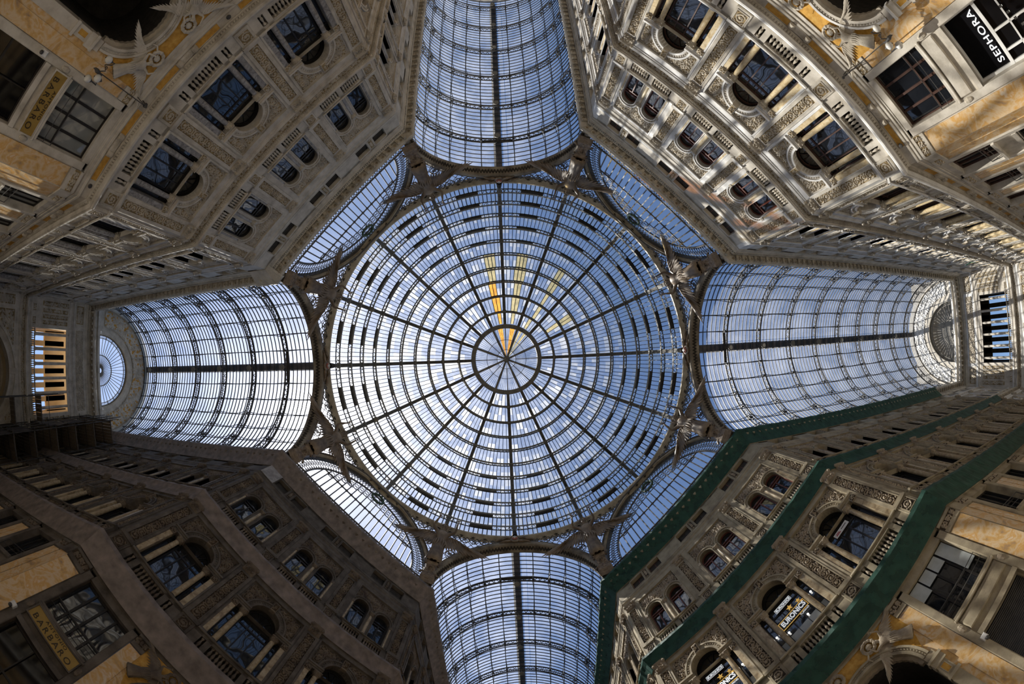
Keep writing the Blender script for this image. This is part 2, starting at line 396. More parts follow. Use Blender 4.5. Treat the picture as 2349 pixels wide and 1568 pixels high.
def m_window2():
    """three-light arched window of the second storey"""
    zs = 15.42; R = 0.90; FH = 1.88
    surround = MB()
    surround.archband(0, zs, R, R + 0.12, -0.02, 0.5, 16, 'white').archband(0, zs, R + 0.12, R + 0.30, 0.03, 0.2, 16, 'stone').archband(0, zs, R + 0.30, R + 0.40, -0.03, 0.2, 16, 'white')
    for k in range(22):
        a = PI * (k + 0.5) / 22; surround.box((R + 0.21) * cos(a) - 0.03, (R + 0.21) * cos(a) + 0.03, -0.01, 0.04, zs + (R + 0.21) * sin(a) - 0.03, zs + (R + 0.21) * sin(a) + 0.03, 'stone')
    key = MB().bevbox(-0.17, 0.17, -0.17, 0.1, zs + R - 0.08, zs + R + 0.6, 0.03, 'relief'); key.relief(-0.14, 0.14, zs + R, zs + R + 0.5, -0.18, 0.08, 0.05, 1)
    imp = []
    for sgn in (-1, 1):
        a, b = sorted((sgn * (R - 0.03), sgn * FH))
        mb = MB()
        for (d, z0, z1) in ((0.0, 15.10, 15.22), (0.05, 15.22, 15.33), (0.12, 15.33, 15.43)): mb.box(a, b, -d, 0.45, z0, z1, 'white')
        imp.append(Node('impost', mb))
    cols = [column(sx * 1.06, 0.16, 12.16, 15.10, 0.155) for sx in (-1, 1)]
    pils = []
    for sgn in (-1, 1):
        a, b = sorted((sgn * 1.52, sgn * FH)); mb = MB().bevbox(a, b, -0.02, 0.3, 12.30, 14.78, 0.02, 'shaft'); mb.box(a - .02, b + .02, -0.06, 0.3, 12.16, 12.30, 'stone')
        cp = MB().bevbox(a - 0.03, b + 0.03, -0.08, 0.3, 14.78, 15.10, 0.03, 'relief'); cp.relief(a, b, 14.80, 15.08, -0.08, 0.06, 0.05, 2)
        pils.append(Node('side_pilaster', mb, [Node('capital', cp)]))
    fr = MB()
    for x in (-0.9, -0.32, 0.32, 0.9, -1.5, 1.5, 1.24, -1.24): fr.box(x - 0.035, x + 0.035, 0.46, 0.54, 12.15, 15.12, 'frame')
    for z in (12.2, 14.55, 15.05): fr.box(-1.55, 1.55, 0.46, 0.54, z - 0.045, z + 0.045, 'frame')
    fr.box(-0.92, 0.92, 0.42, 0.56, 15.03, 15.22, 'frame'); fr.archband(0, zs, R - 0.09, R, 0.70, 0.78, 14, 'frame', leg=0.2)
    for a in (0.33, 0.5, 0.67): fr.bar((0, 0.76, zs), ((R - .05) * cos(a * PI), 0.76, zs + (R - .05) * sin(a * PI)), 0.035, 0.035, 'frame')
    gl = MB().box(-1.56, 1.56, 0.52, 0.56, 12.15, 15.1, 'pane')
    n = 14; arc = [(R * cos(PI * k / n), 0.80, zs + R * sin(PI * k / n)) for k in range(n + 1)]
    gl.add([(R, 0.80, 15.1), *arc, (-R, 0.80, 15.1)], [tuple(range(n + 3))], 'pane')
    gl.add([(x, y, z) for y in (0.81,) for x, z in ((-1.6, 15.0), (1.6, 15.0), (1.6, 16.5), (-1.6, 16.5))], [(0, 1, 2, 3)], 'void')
    sill = MB().bevbox(-FH - .05, FH + .05, -0.22, 0.5, 12.04, 12.16, 0.03, 'white')
    sp = [Node('spandrel_relief', spandrel(0, zs, R + 0.40, *(sorted((s_ * 0.25, s_ * 1.72))), 17.0, 0.10, i)) for i, s_ in enumerate((-1, 1))]
    top = Node('three_light_window', None, [Node('window_frame', fr, [Node('pane', gl)]), Node('arch_surround', surround, [Node('keystone', key)]), Node('sill', sill)] + imp + cols + pils + sp)
    return top

def m_window3():
    """twin arched windows of the third storey"""
    zs = 21.86; R = 0.56; C = 0.87
    kids = []
    fr = MB(); gl = MB(); sur = MB()
    for c in (-C, C):
        for (a, b, y0, ro) in ((R, R + .05, .02, 'white'), (R + .05, R + .16, .04, 'stone'), (R + .16, R + .24, -.03, 'white')): sur.archband(c, zs, a, b, y0, 0.35 if a == R else .15, 12, ro, leg=0.0)
        for z0 in (19.78,):
            sur.box(c - R - .05, c - R, 0.02, .35, z0, zs, 'white'); sur.box(c + R, c + R + .05, 0.02, .35, z0, zs, 'white')
        fr.box(c - R, c - R + .06, .36, .44, 19.72, zs, 'frame2'); fr.box(c + R - .06, c + R, .36, .44, 19.72, zs, 'frame2'); fr.box(c - .04, c + .04, .36, .44, 19.72, 21.55, 'frame2')
        for z in (19.75, 21.55, 21.78): fr.box(c - R, c + R, .36, .44, z - .04, z + .04, 'frame2')
        fr.archband(c, zs, R - .07, R, .36, .44, 12, 'frame2')
        n = 12
        gl.add([(c + R, .45, 19.7)] + [(c + R * cos(PI * k / n), .45, zs + R * sin(PI * k / n)) for k in range(n + 1)] + [(c - R, .45, 19.7)], [tuple(range(n + 3))], 'pane')
    for k in range(26):
        a = PI * (k % 13 + .5) / 13; c = -C if k < 13 else C
        sur.box(c + (R + .105) * cos(a) - .025, c + (R + .105) * cos(a) + .025, 0, .05, zs + (R + .105) * sin(a) - .025, zs + (R + .105) * sin(a) + .025, 'stone')
    kids += [Node('window_frame', fr, [Node('pane', gl)]), Node('arch_surround', sur), column(0, .1, 19.62, 21.86, .12, .28)]
    for sgn in (-1, 1):
        a, b = sorted((sgn * (C + R + .06), sgn * (C + R + .22))); kids.append(Node('side_pilaster', MB().box(a, b, -.02, .2, 19.75, 21.6, 'shaft').bevbox(a - .03, b + .03, -.06, .2, 21.6, 21.86, .02, 'relief')))
    def mk(x, z): return all(math.hypot(x - c, z - zs) > R + .27 for c in (-C, C)) and z > zs + .35 and not (abs(x) > C + .3 and z < zs + .2)
    kids.append(Node('spandrel_relief', MB().relief(-1.58, 1.58, zs + .3, 23.5, .08, .06, .05, 3, mk)))
    kids.append(Node('sill', MB().bevbox(-1.68, 1.68, -.16, .4, 19.56, 19.66, .03, 'white')))
    return Node('twin_arched_window', None, kids)

def m_attic():
    fr = MB().frame(-.56, .56, 24.98, 25.98, .05, .30, .36, 'frame2'); fr.box(-.03, .03, .30, .36, 25.0, 25.95, 'frame2')
    gl = MB().box(-.56, .56, .36, .40, 24.98, 25.98, 'pane')
    sur = MB().frame(-.62, .62, 24.92, 26.04, .06, -.03, .3, 'stone')
    return Node('attic_window', sur, [Node('window_frame', fr, [Node('pane', gl)])])

def m_pilaster(w):
    """tall carved pilasters of both upper storeys with their capitals"""
    out = []
    for (z0, z1, c0, c1, seed) in ((12.16, 17.0, 17.0, 17.66, 0), (19.62, 23.36, 23.36, 23.95, 1)):
        mb = MB(); h = w / 2
        mb.frame(-h, h, z0, z1, .14, -.07, .02, 'stone'); mb.frame(-h + .14, h - .14, z0 + .14, z1 - .14, .05, -.10, 0, 'stone'); mb.box(-h - .04, h + .04, -.10, .02, z0, z0 + .16, 'stone')
        rel = MB().relief(-h + .19, h - .19, z0 + .24, z1 - .2, -.015, .07, .045, seed)
        cp = MB(); k = .13
        prof = [(.05, c0), (-.08, c0), (-.12, c0 + .1), (-.14, c0 + .35), (-.26, c1 - .1), (-.30, c1), (.05, c1)]
        cp.prism(prof, -h * .86, h * .86, 0, 0, 'relief'); cp.relief(-h * .8, h * .8, c0 + .02, c1 - .1, -.16, .1, .05, seed + 2, r='relief', g='relief')
        for sx in (-1, 1):
            cp.sphere((sx * h * .8, -.22, c1 - .13), .11, 8, 'relief'); cp.sphere((sx * h * .45, -.2, c0 + .2), .08, 6, 'relief')
        out.append(Node('pilaster', mb, [Node('relief_panel', rel), Node('capital', cp)]))
    return out

def m_pedestals(w):
    """carved pedestal blocks below the pilasters"""
    h = w / 2 - .03
    a = MB().bevbox(-h, h, -.20, .1, 11.05, 12.04, .02, 'stone').frame(-h + .1, h - .1, 11.2, 11.92, .04, -.23, 0, 'stone'); a.box(-h - .05, h + .05, -.27, .1, 11.98, 12.12, 'white')
    ra = MB().relief(-h + .15, h - .15, 11.26, 11.86, -.205, .05, .045, 4)
    b = MB().bevbox(-h + .05, h - .05, -.14, .1, 18.62, 19.52, .02, 'stone'); b.box(-h, h, -.20, .1, 19.46, 19.60, 'white')
    rb = MB().relief(-h + .16, h - .16, 18.75, 19.38, -.145, .05, .045, 5)
    return [Node('pedestal', a, [Node('relief_panel', ra)]), Node('pedestal', b, [Node('relief_panel', rb)])]

def wall_bay(mb, x, k, hwb):
    """wall surface of one bay of the upper storeys; x centre, k width scale, hwb half bay"""
    F2 = 1.90 * k; F3 = 1.68 * k
    q = MB()
    # plinth band with balustrade niches
    q.box(-hwb, hwb, -.12, .3, 10.9, 11.2, 'stone'); q.add([(-hwb, 0.28, 11.2), (hwb, .28, 11.2), (hwb, .28, 12.1), (-hwb, .28, 12.1)], [(0, 1, 2, 3)], 'void')  # niche back coloured dark to paint the shade between balusters
    for (a, b) in ((-hwb, -1.5 * k), (-1.2 * k, -.9 * k), (.9 * k, 1.2 * k), (1.5 * k, hwb)): q.box(a, b, -.12, .3, 11.2, 12.08, 'stone')
    q.box(-hwb, hwb, -.12, .3, 11.86, 12.08, 'stone')
    # second storey: jamb strips, recessed frame, arch field
    for s_ in (-1, 1):
        a, b = sorted((s_ * F2, s_ * hwb)); q.box(a, b, 0, .3, 12.08, 17.2, 'white')
        a, b = sorted((s_ * (F2 - .10), s_ * F2)); q.box(a, b, -.05, .14, 12.16, 17.2, 'white')
    q.box(-F2, F2, -.05, .14, 17.1, 17.2, 'white')
    q.archpanel(-F2, F2, 15.1, 17.2, 0, .90 * k, 15.1, 15.42, .10, .45, 14, 'stone', 'stone')
    for s_ in (-1, 1):
        a, b = sorted((s_ * 1.55 * k, s_ * F2)); q.box(a, b, .1, .55, 12.1, 15.1, 'stone')
    q.box(-F2, F2, .5, .6, 12.0, 12.16, 'stone')
    # third storey
    q.box(-hwb, hwb, -.06, .3, 18.45, 18.72, 'stone'); q.add([(-hwb, .25, 18.7), (hwb, .25, 18.7), (hwb, .25, 19.6), (-hwb, .25, 19.6)], [(0, 1, 2, 3)], 'void')  # dark back sheet, shade put into its colour behind the upper balusters
    for (a, b) in ((-hwb, -1.5 * k), (-.17 * k, .17 * k), (1.5 * k, hwb)): q.box(a, b, -.07, .3, 18.72, 19.56, 'stone')
    q.box(-hwb, hwb, -.07, .3, 19.36, 19.58, 'stone')
    for s_ in (-1, 1):
        a, b = sorted((s_ * F3, s_ * hwb)); q.box(a, b, 0, .3, 19.58, 23.75, 'white')
        a, b = sorted((s_ * (F3 - .08), s_ * F3)); q.box(a, b, -.04, .12, 19.6, 23.75, 'white')
        q.archpanel(*(sorted((0, s_ * F3))), 19.58, 23.66, s_ * .87 * k, .56 * k, 19.62, 21.86, .08, .36, 12, 'stone', 'stone')
    q.box(-F3, F3, -.04, .12, 23.58, 23.75, 'white')
    # attic with two window openings
    AH = .58 * k
    for (a, b) in ((-hwb, -.87 * k - AH), (-.87 * k + AH, .87 * k - AH), (.87 * k + AH, hwb)): q.box(a, b, 0, .3, 24.5, 26.45, 'stone')
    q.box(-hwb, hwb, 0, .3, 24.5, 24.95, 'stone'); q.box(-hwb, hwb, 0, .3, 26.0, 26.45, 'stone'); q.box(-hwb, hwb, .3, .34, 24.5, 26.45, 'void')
    mb.merge(q, T(x, 0, 0))
    # small carved panels
    r_ = MB().relief(-.15 * k, .15 * k, 25.05, 25.95, -.01, .05, .05, 6).frame(-.2 * k, .2 * k, 24.98, 26.02, .04, -.04, 0, 'stone')
    mb.merge(r_, T(x, 0, 0))

def cornice_top(x0, x1, m0, m1):
    mb = MB()
    mb.prism([(.1, 26.2), (-.05, 26.2), (-.06, 26.37), (-.12, 26.42), (-.12, 26.56), (-.2, 26.62), (-.2, 26.66), (.1, 26.66)], x0, x1, m0, m1, 'stone')
    mb.prism([(.1, 26.66), (-.14, 26.66), (-.14, 26.86), (.1, 26.86)], x0, x1, m0, m1, 'stone')
    mb.prism([(.1, 26.86), (-.24, 26.86), (-.28, 26.92), (-.28, 26.98), (-.22, 27.0), (-.22, 27.22), (.1, 27.22)], x0, x1, m0, m1, 'stone')
    mb.prism([(.1, 27.2), (-.82, 27.2), (-.84, 27.28), (-.90, 27.36), (-.90, 27.46), (-.84, 27.5), (.1, 27.5)], x0, x1, m0, m1, 'stone')
    L = x1 - x0
    n = int(L / .17)
    for i in range(n):
        x = x0 + L * (i + .5) / n; mb.box(x - .05, x + .05, -.24, -.14, 26.70, 26.85, 'stone')
    n = int(L / .64)
    for i in range(n):
        x = x0 + L * (i + .5) / n; mb.bevbox(x - .12, x + .12, -.74, -.2, 27.0, 27.2, .03, 'relief'); mb.sphere((x, -.62, 27.02), .1, 6, 'relief')
        x += L / n / 2
        mb.frame(x - .17, x + .17, 0, .36, .03, 0, .02, 'stone') if False else None
        for a in (0, 1, 2, 3): mb.sphere((x + .07 * cos(a * PI / 2), -.5 + .07 * sin(a * PI / 2), 27.19), .05, 5, 'ochre')
        mb.box(x - .2, x + .2, -.74, -.7, 27.13, 27.2, 'stone'); mb.box(x - .2, x + .2, -.32, -.28, 27.13, 27.2, 'stone')
    n = int(L / 1.28)
    for i in range(n + 1): mb.bevbox(x0 + L * i / n - .05, x0 + L * i / n + .05, -.96, -.8, 27.36, 27.5, .03, 'relief')
    return mb

def entab_mid(x0, x1, m0, m1):
    mb = MB()
    mb.prism([(.1, 17.2), (-.02, 17.2), (-.02, 17.5), (-.06, 17.52), (-.06, 17.62), (-.10, 17.64), (-.13, 17.78), (.1, 17.78)], x0, x1, m0, m1, 'white')
    mb.prism([(.1, 18.2), (-.14, 18.2), (-.2, 18.28), (-.32, 18.3), (-.353, 18.36), (-.353, 18.47), (-.3, 18.52), (-.1, 18.56), (.1, 18.56)], x0, x1, m0, m1, 'stone')
    n = int((x1 - x0) / .13)
    for i in range(n):
        x = x0 + (x1 - x0) * (i + .5) / n; mb.box(x - .035, x + .035, -.24, -.1, 18.2, 18.29, 'stone')
    return mb
def frieze_mid(x0, x1): return MB().relief(x0, x1, 17.78, 18.2, -.03, .06, .06, 7)

def entab_top(x0, x1, m0, m1):
    mb = MB()
    mb.prism([(.1, 23.72), (0, 23.72), (-.03, 24.0), (-.06, 24.05), (-.06, 24.2), (-.02, 24.24), (-.02, 24.36), (-.07, 24.44), (-.10, 24.5), (-.10, 24.56), (-.02, 24.6), (.1, 24.6)], x0, x1, m0, m1, 'stone')
    mb.prism([(.1, 24.62), (-.05, 24.66), (-.06, 24.8), (-.02, 24.9), (.1, 24.9)], x0, x1, m0, m1, 'white')
    return mb

def entab_low(x0, x1, m0, m1):
    mb = MB()
    mb.prism([(.1, 9.48), (-.02, 9.48), (-.02, 9.6), (-.06, 9.62), (-.06, 9.78), (-.098, 9.8), (-.12, 9.9), (.1, 9.9)], x0, x1, m0, m1, 'stone')
    mb.prism([(.1, 9.9), (-.03, 9.9), (-.03, 10.34), (.1, 10.34)], x0, x1, m0, m1, 'stone')
    mb.prism([(.1, 10.34), (-.08, 10.34), (-.10, 10.40), (-.10, 10.52), (-.2, 10.56), (-.2, 10.58), (.1, 10.58)], x0, x1, m0, m1, 'stone')
    mb.prism([(.1, 10.56), (-.42, 10.56), (-.44, 10.62), (-.483, 10.66), (-.483, 10.76), (-.4, 10.84), (-.12, 10.9), (.1, 10.95)], x0, x1, m0, m1, 'white')
    n = int((x1 - x0) / .15)
    for i in range(n):
        x = x0 + (x1 - x0) * (i + .5) / n; mb.box(x - .045, x + .045, -.19, -.09, 10.42, 10.54, 'stone')
    return mb

def m_friezepanel(w):
    return Node('gold_frieze_panel', MB().box(-w / 2, w / 2, -.045, 0, 9.97, 10.29, 'gold_frieze').frame(-w / 2 - .03, w / 2 + .03, 9.94, 10.32, .03, -.06, 0, 'stone'), label='gold mosaic strip set in the stone frieze')
def m_cartouche():
    mb = MB().bevbox(-.42, .42, -.10, 0, 9.93, 10.33, .05, 'stone')
    for sx in (-1, 1): mb.lathe([(0, -.17), (.13, -.17), (.17, -.1), (.17, .1), (.13, .17), (0, .17)], sx * .44, -.06, 10, 'relief', 10.13)
    mb.relief(-.34, .34, 9.98, 10.28, -.105, .02, .06, 8, g='stone'); return Node('cartouche', mb)

def shop_bay(mb, k, hwb):
    """ground storey wall of a shop bay: stone frame, openings for shop and mezzanine window"""
    W = 1.34 * k; q = MB()
    for s_ in (-1, 1):
        a, b = sorted((s_ * W, s_ * (W + .36 * k))); q.bevbox(a, b, -.10, .6, 0, 9.3, .03, 'stone')
        a, b = sorted((s_ * (W + .36 * k), s_ * hwb))
        if b - a > .02:
            q.box(a, b, 0, .3, 0, 9.5, 'stone'); q.box(a + .04, b - .04 if b - a > .2 else b, -.03, .05, 1.2, 8.72, 'marble_yellow')
            q.box(a, b, -.08, .1, 8.80, 9.5, 'stone'); q.relief(a, b, 9.02, 9.34, -.085, .06, .05, 1, g='ochre'); q.box(a, b, -.14, .1, 9.36, 9.5, 'stone')
            q.box(a, b, -.14, .1, 0, 1.2, 'stone')
    q.box(-W, W, 0, .5, 5.06, 6.48, 'stone'); q.box(-W, W, 0, .5, 9.12, 9.5, 'stone'); q.box(-W, W, -.16, .1, 6.40, 6.50, 'stone'); q.box(-W, W, -.12, .1, 5.06, 5.3, 'stone')
    q.bevbox(-W - .1, W + .1, -.18, .05, 6.28, 6.40, .03, 'stone')
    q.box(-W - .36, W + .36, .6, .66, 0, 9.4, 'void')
    return q

def m_mezz(k, flavour='TL'):
    W = 1.34 * k; fr = MB(); gl = MB()
    n = 4
    for i in range(n + 1):
        x = -W + 2 * W * i / n; t = .05 if 0 < i < n else .06; fr.box(x - t, x + t, .30, .38, 6.5, 9.12, 'mezz')
    for z in (6.54, 7.35, 9.08): fr.box(-W, W, .30, .38, z - .04, z + .04, 'mezz')
    gl.box(-W, W, .38, .42, 6.5, 9.12, 'mglass')
    rail = MB().tube([(-W, .05, 6.55), (-W, .02, 7.3), (W, .02, 7.3), (W, .05, 6.55)], .022, 5, 'iron'); rail.tube([(-W, .02, 6.9), (W, .02, 6.9)], .015, 4, 'iron')
    return Node('mezzanine_window', None, [Node('window_frame', fr, [Node('pane', gl)]), Node('guard_rail', rail)])

def m_shop(kind='dark'):
    W = 1.34; fr = MB(); gl = MB(); fm = 'frame_white' if kind == 'white' else 'frame_dark'
    if kind == 'shutter':
        mb = MB()
        rows = []
        for i in range(120):
            z = 5.0 - i * .042; rows.append([(-W, .42 + (.02 if i % 2 else 0), z), (W, .42 + (.02 if i % 2 else 0), z)])
        mb.loft(rows, 'shutter'); return Node('roller_shutter', mb, [Node('shutter_guide', MB().box(-W, -W + .08, .3, .45, 0, 5.05, 'stone').box(W - .08, W, .3, .45, 0, 5.05, 'stone'))])
    t = .08 if kind == 'white' else .05
    fr.frame(-W, W, 0.05, 5.04, t * 1.3, .25, .36, fm)
    fr.box(-W, W, .24, .37, 3.3, 3.3 + 2 * t, fm); fr.box(-t / 2, t / 2, .25, .36, .1, 5.0 if kind == 'dark' else 3.4, fm)
    if kind == 'white': fr.box(-W + .5, -W + .5 + t, .25, .36, .1, 3.4, fm); fr.box(-W, W, .25, .36, 2.45, 2.45 + t, fm)
    gl.box(-W, W, .36, .39, 0, 5.04, 'pane_shop')
    return Node('shop_window', fr, [Node('pane', gl)])

WALLS = {}
ORD = ['first', 'second', 'third', 'fourth', 'fifth', 'sixth', 'seventh', 'eighth', 'ninth', 'tenth']
DESC = {}
W2, W3, AT = m_window2(), m_window3(), m_attic()
B2 = m_balustrade(11.2, 11.88, .82, 8, (-1.35, 1.35)); B3a = m_balustrade(18.74, 19.38, .60, 7)
MZ = m_mezz(1.0); SHD = m_shop('dark')
PIL = {}
def corner_frames():
    s = 2 ** -.5; out = {}
    for nm, sx, sy in (('TL', -1, 1), ('TR', 1, 1), ('BR', 1, -1), ('BL', -1, -1)):
        n = Vector((sx * s, -sy * s, 0)); out[nm] = n
    return out
def frame_for(n, origin):
    u = n.cross(Vector((0, 0, 1))); M = Matrix(((u.x, n.x, 0, origin.x), (u.y, n.y, 0, origin.y), (u.z, n.z, 1, origin.z), (0, 0, 0, 1)))
    return M

def build_wall(key, name, M, bays, x0, x1, m0, m1, k, pitch, styles, desc, near, ground=True, diag=False, label=None, flip=1):
    """bays: list of bay centres ordered from the octagon outwards; styles: per bay"""
    hwb = pitch / 2
    st0 = styles[0]
    segs = []                                   # runs of one style
    i = 0
    while i < len(bays):
        j = i
        while j + 1 < len(bays) and styles[j + 1] == styles[i]: j += 1
        a, b = bays[i], bays[j]; lo, hi = min(a, b) - hwb, max(a, b) + hwb
        if i == 0 and not diag:
            if flip > 0: lo = x0
            else: hi = x1
        if j == len(bays) - 1 and not diag:
            if flip > 0: hi = x1
            else: lo = x0
        if diag: lo, hi = x0, x1
        segs.append((i, j, lo, hi, styles[i])); i = j + 1
    root = None
    for (i, j, lo, hi, st) in segs:
        mb = MB()
        for b in bays[i:j + 1]:
            wall_bay(mb, b, k, hwb)
        blo, bhi = min(bays[i:j + 1]) - hwb, max(bays[i:j + 1]) + hwb
        for (a, b) in ((lo, blo), (bhi, hi)):
            if b - a > .01: mb.box(a, b, 0, .3, 10.9, 26.45, 'white')
        mm0 = m0 if abs(lo - x0) < .01 else 0; mm1 = m1 if abs(hi - x1) < .01 else 0
        if ground and not diag:
            for b in bays[i:j + 1]: mb.merge(shop_bay(None, k, hwb), T(b, 0, 0))
            for (a, b) in ((lo, blo), (bhi, hi)):
                if b - a > .01: mb.box(a, b, 0, .3, 0, 9.5, 'marble_yellow').box(a, b, -.08, .1, 8.8, 9.5, 'stone')
        elif not diag: mb.box(lo, hi, 0, .3, 0, 9.6, 'marble_yellow')
        if diag: diag_ground(mb)
        kids = [Node('main_entablature', entab_low(lo, hi, mm0, mm1)), Node('string_cornice', entab_mid(lo, hi, mm0, mm1), [Node('frieze_relief', frieze_mid(lo, hi))]),
                Node('upper_entablature', entab_top(lo, hi, mm0, mm1)), Node('crowning_cornice', cornice_top(lo, hi, mm0, mm1))]
        pw = .92 * k
        if k not in PIL: PIL[k] = m_pilaster(pw) + m_pedestals(pw)
        nd = Node(name, mb, kids)
        o = put(nd, st, M, kind='structure', label=label, name=name)
        px = sorted(set([round(b + s_ * hwb, 3) for b in bays[i:j + 1] for s_ in (-1, 1)]))
        if i > 0: px = [p for p in px if abs(p - (bays[i] - flip * hwb)) > .1]
        for p in px:
            pp = p
            if diag and abs(p) > 6: pp = math.copysign(7.66 - pw / 2 - .03, p)
            for q in PIL[k]: put(q, st, T(pp, 0, 0), o)
        for b in bays[i:j + 1]:
            if diag or ground: put(CART, st, T(b, 0, 0), o)
            for s_ in (-.25, .25): put(FP, st, T(b + s_ * pitch, 0, 0), o)
        if root is None: root = o
    # the things set in it
    Sk = Matrix.Scale(k, 4, (1, 0, 0)) if k != 1 else Matrix()
    for n_, b in enumerate(bays):
        st = styles[n_]
        if diag: bl = {-1: 'left bay', 0: 'middle bay', 1: 'right bay'}[round(b / pitch)] + ' seen from the octagon floor'
        else: bl = ORD[n_] + ' bay from the octagon'
        full = n_ < near
        f = (lambda nd: nd) if full else (lambda nd: nd.flat())
        Mb = M @ T(b, 0, 0) @ Sk
        if diag: bl = {-1: 'left bay', 0: 'middle bay', 1: 'right bay'}[round(b / pitch)]
        put(f(W2), st, Mb, label=f'three-light arched window, {bl}, {desc}', cat='window', group=f'three-light windows, {desc}')
        put(f(W3), st, Mb, label=f'twin round-headed windows, {bl}, {desc}', cat='window', group=f'twin windows, {desc}')
        put(f(B2), st, Mb, label=f'three-light window balustrade, {bl}, {desc}', cat='balustrade', group=f'lower balustrades, {desc}')
        for s_ in (-1, 1):
            side = 'left' if s_ < 0 else 'right'
            if not diag: side = 'nearer' if s_ * flip < 0 else 'farther'
            put(f(B3a), st, M @ T(b + s_ * .84 * k, 0, 0) @ Sk, label=f'{side} twin-window balustrade, {bl}, {desc}', cat='balustrade', group=f'upper balustrades, {desc}')
            put(f(AT), st, M @ T(b + s_ * .87 * k, 0, 0) @ Sk, label=f'{side} square attic window, {bl}, {desc}', cat='window', group=f'attic windows, {desc}')
        if ground and not diag and n_ < 5:
            put(f(MZ), st, Mb, label=f'gridded mezzanine shop window, {bl}, {desc}', cat='window', group=f'mezzanine windows, {desc}')
            put(f(SHD), st, Mb, label=f'dark shop front, {bl}, {desc}', cat='shop window', group=f'shop fronts, {desc}')
    return root

CART = m_cartouche(); FP = m_friezepanel(1.25)
def diag_ground(mb):
    """ground storey of a corner facade: central portal arch between marble, a shop bay either side"""
    for s_ in (-1, 1):
        q = shop_bay(None, 1.0, 1.72); mb.merge(q, T(s_ * 4.88, 0, 0))
        a, b = sorted((s_ * 6.60, s_ * 7.66)); mb.box(a, b, 0, .3, 0, 9.5, 'stone'); mb.box(a + .03, b - .06, -.05, .05, 1.2, 8.72, 'marble_yellow')
        mb.box(a, b, -.08, .1, 8.8, 9.5, 'stone'); mb.relief(a, b, 9.02, 9.34, -.085, .06, .05, 1); mb.box(a, b, -.14, .1, 9.36, 9.5, 'stone')
        a, b = sorted((s_ * 1.95, s_ * 3.16))
        mb.box(a, b, -.08, .1, 8.8, 9.5, 'stone') if False else None
        a, b = sorted((s_ * 2.5, s_ * 3.16)); mb.box(a, b, -.08, .1, 8.8, 9.5, 'stone'); mb.relief(a, b, 9.02, 9.34, -.085, .06, .05, 1); mb.box(a, b, -.14, .1, 9.36, 9.5, 'stone')
        mb.box(a, b, -.04, 0, 1.2, 8.72, 'marble_yellow')
    ZP, RP = 6.62, 1.74
    mb.archpanel(-3.16, 3.16, 0, 8.76, 0, RP, 0, ZP, 0, .9, 20, 'marble_yellow', 'stone')
    mb.box(-2.5, 2.5, 0, .2, 8.72, 9.5, 'gold_frieze'); mb.box(-3.16, 3.16, -.04, .2, 9.38, 9.5, 'stone')
    for s_ in (-1, 1):                                                # gold spandrel ground beside the arch
        n = 8; pts = []
        for i in range(n + 1):
            a = PI / 2 * i / n * .86 + .12; pts.append((s_ * 2.05 * cos(a), -.02, ZP + 2.05 * sin(a)))
        vs = pts + [(s_ * .1, -.02, 9.0), (s_ * 2.52, -.02, 9.0), (s_ * 2.52, -.02, 8.3), (s_ * 2.3, -.02, 7.5)]
        mb.add(vs, [tuple(range(len(vs)))], 'gold_frieze')
    mb.archband(0, ZP, RP, RP + .12, -.10, .2, 28, 'stone').archband(0, ZP, RP + .12, RP + .26, -.05, .1, 28, 'stone').archband(0, ZP, RP + .26, RP + .36, -.12, .1, 28, 'white')
    for k in range(44):
        a = PI * (k + .5) / 44; r = RP + .19; mb.box(r * cos(a) - .025, r * cos(a) + .025, -.09, -.04, ZP + r * sin(a) - .04, ZP + r * sin(a) + .04, 'stone')
    for s_ in (-1, 1):
        a, b = sorted((s_ * 1.70, s_ * 2.32)); mb.box(a, b, -.14, .5, 5.9, 6.3, 'stone'); mb.box(a - .04, b + .04, -.20, .5, 6.2, 6.32, 'white'); mb.box(a, b, -.16, .5, 5.1, 5.24, 'stone')
        a, b = sorted((s_ * 1.74, s_ * 2.22)); mb.box(a, b, -.08, .3, 0, 6.6, 'stone'); mb.frame(a + .1, b - .1, 5.36, 5.82, .03, -.11, -.08, 'stone'); mb.box(a + .13, b - .13, -.09, 0, 5.39, 5.79, 'gold_frieze')
    # the passage behind the portal
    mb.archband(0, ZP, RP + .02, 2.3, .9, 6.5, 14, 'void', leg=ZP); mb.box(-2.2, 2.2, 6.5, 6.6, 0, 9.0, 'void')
    rw = []
    for k in range(41):
        a = PI * k / 40; rw.append([((RP - .13 * q - .03 * (k % 2) * q) * cos(a), .35 + .12 * j, ZP + (RP - .13 * q - .03 * (k % 2) * q) * sin(a)) for j, q in ((0, 0), (0.2, 1), (3.2, 1), (3.4, 0))])
    mb.loft(rw, 'relief')

S_ = 2 ** -.5
NF = corner_frames()
PITCH = 4.53; K = .93
DESC.update(TL='shaded pale facade at upper left', TR='sunlit facade at upper right', BR='green-netted facade at lower right', BL='brown-netted facade at lower left',
            RU='sunlit upper wall of right arm', RL='netted lower wall of right arm', LU='pale upper wall of left arm', LL='netted lower wall of left arm',
            TOL='left wall of top arm', TOR='right wall of top arm', BOL='left wall of bottom arm', BOR='right wall of bottom arm')
half = A_ - sqrt(2) * HW
for nm, wn in (('TL', 'wall_upper_left'), ('TR', 'wall_upper_right'), ('BR', 'wall_lower_right'), ('BL', 'wall_lower_left')):
    n = NF[nm]; M = frame_for(n, n * A_); WALLS[nm] = M
    build_wall(nm, wn, M, [0, -4.88, 4.88], -half, half, TQ, TQ, 1.0, 4.88, [nm] * 3, DESC[nm], 9, diag=True, label=f'corner facade of the octagon, {DESC[nm]}')
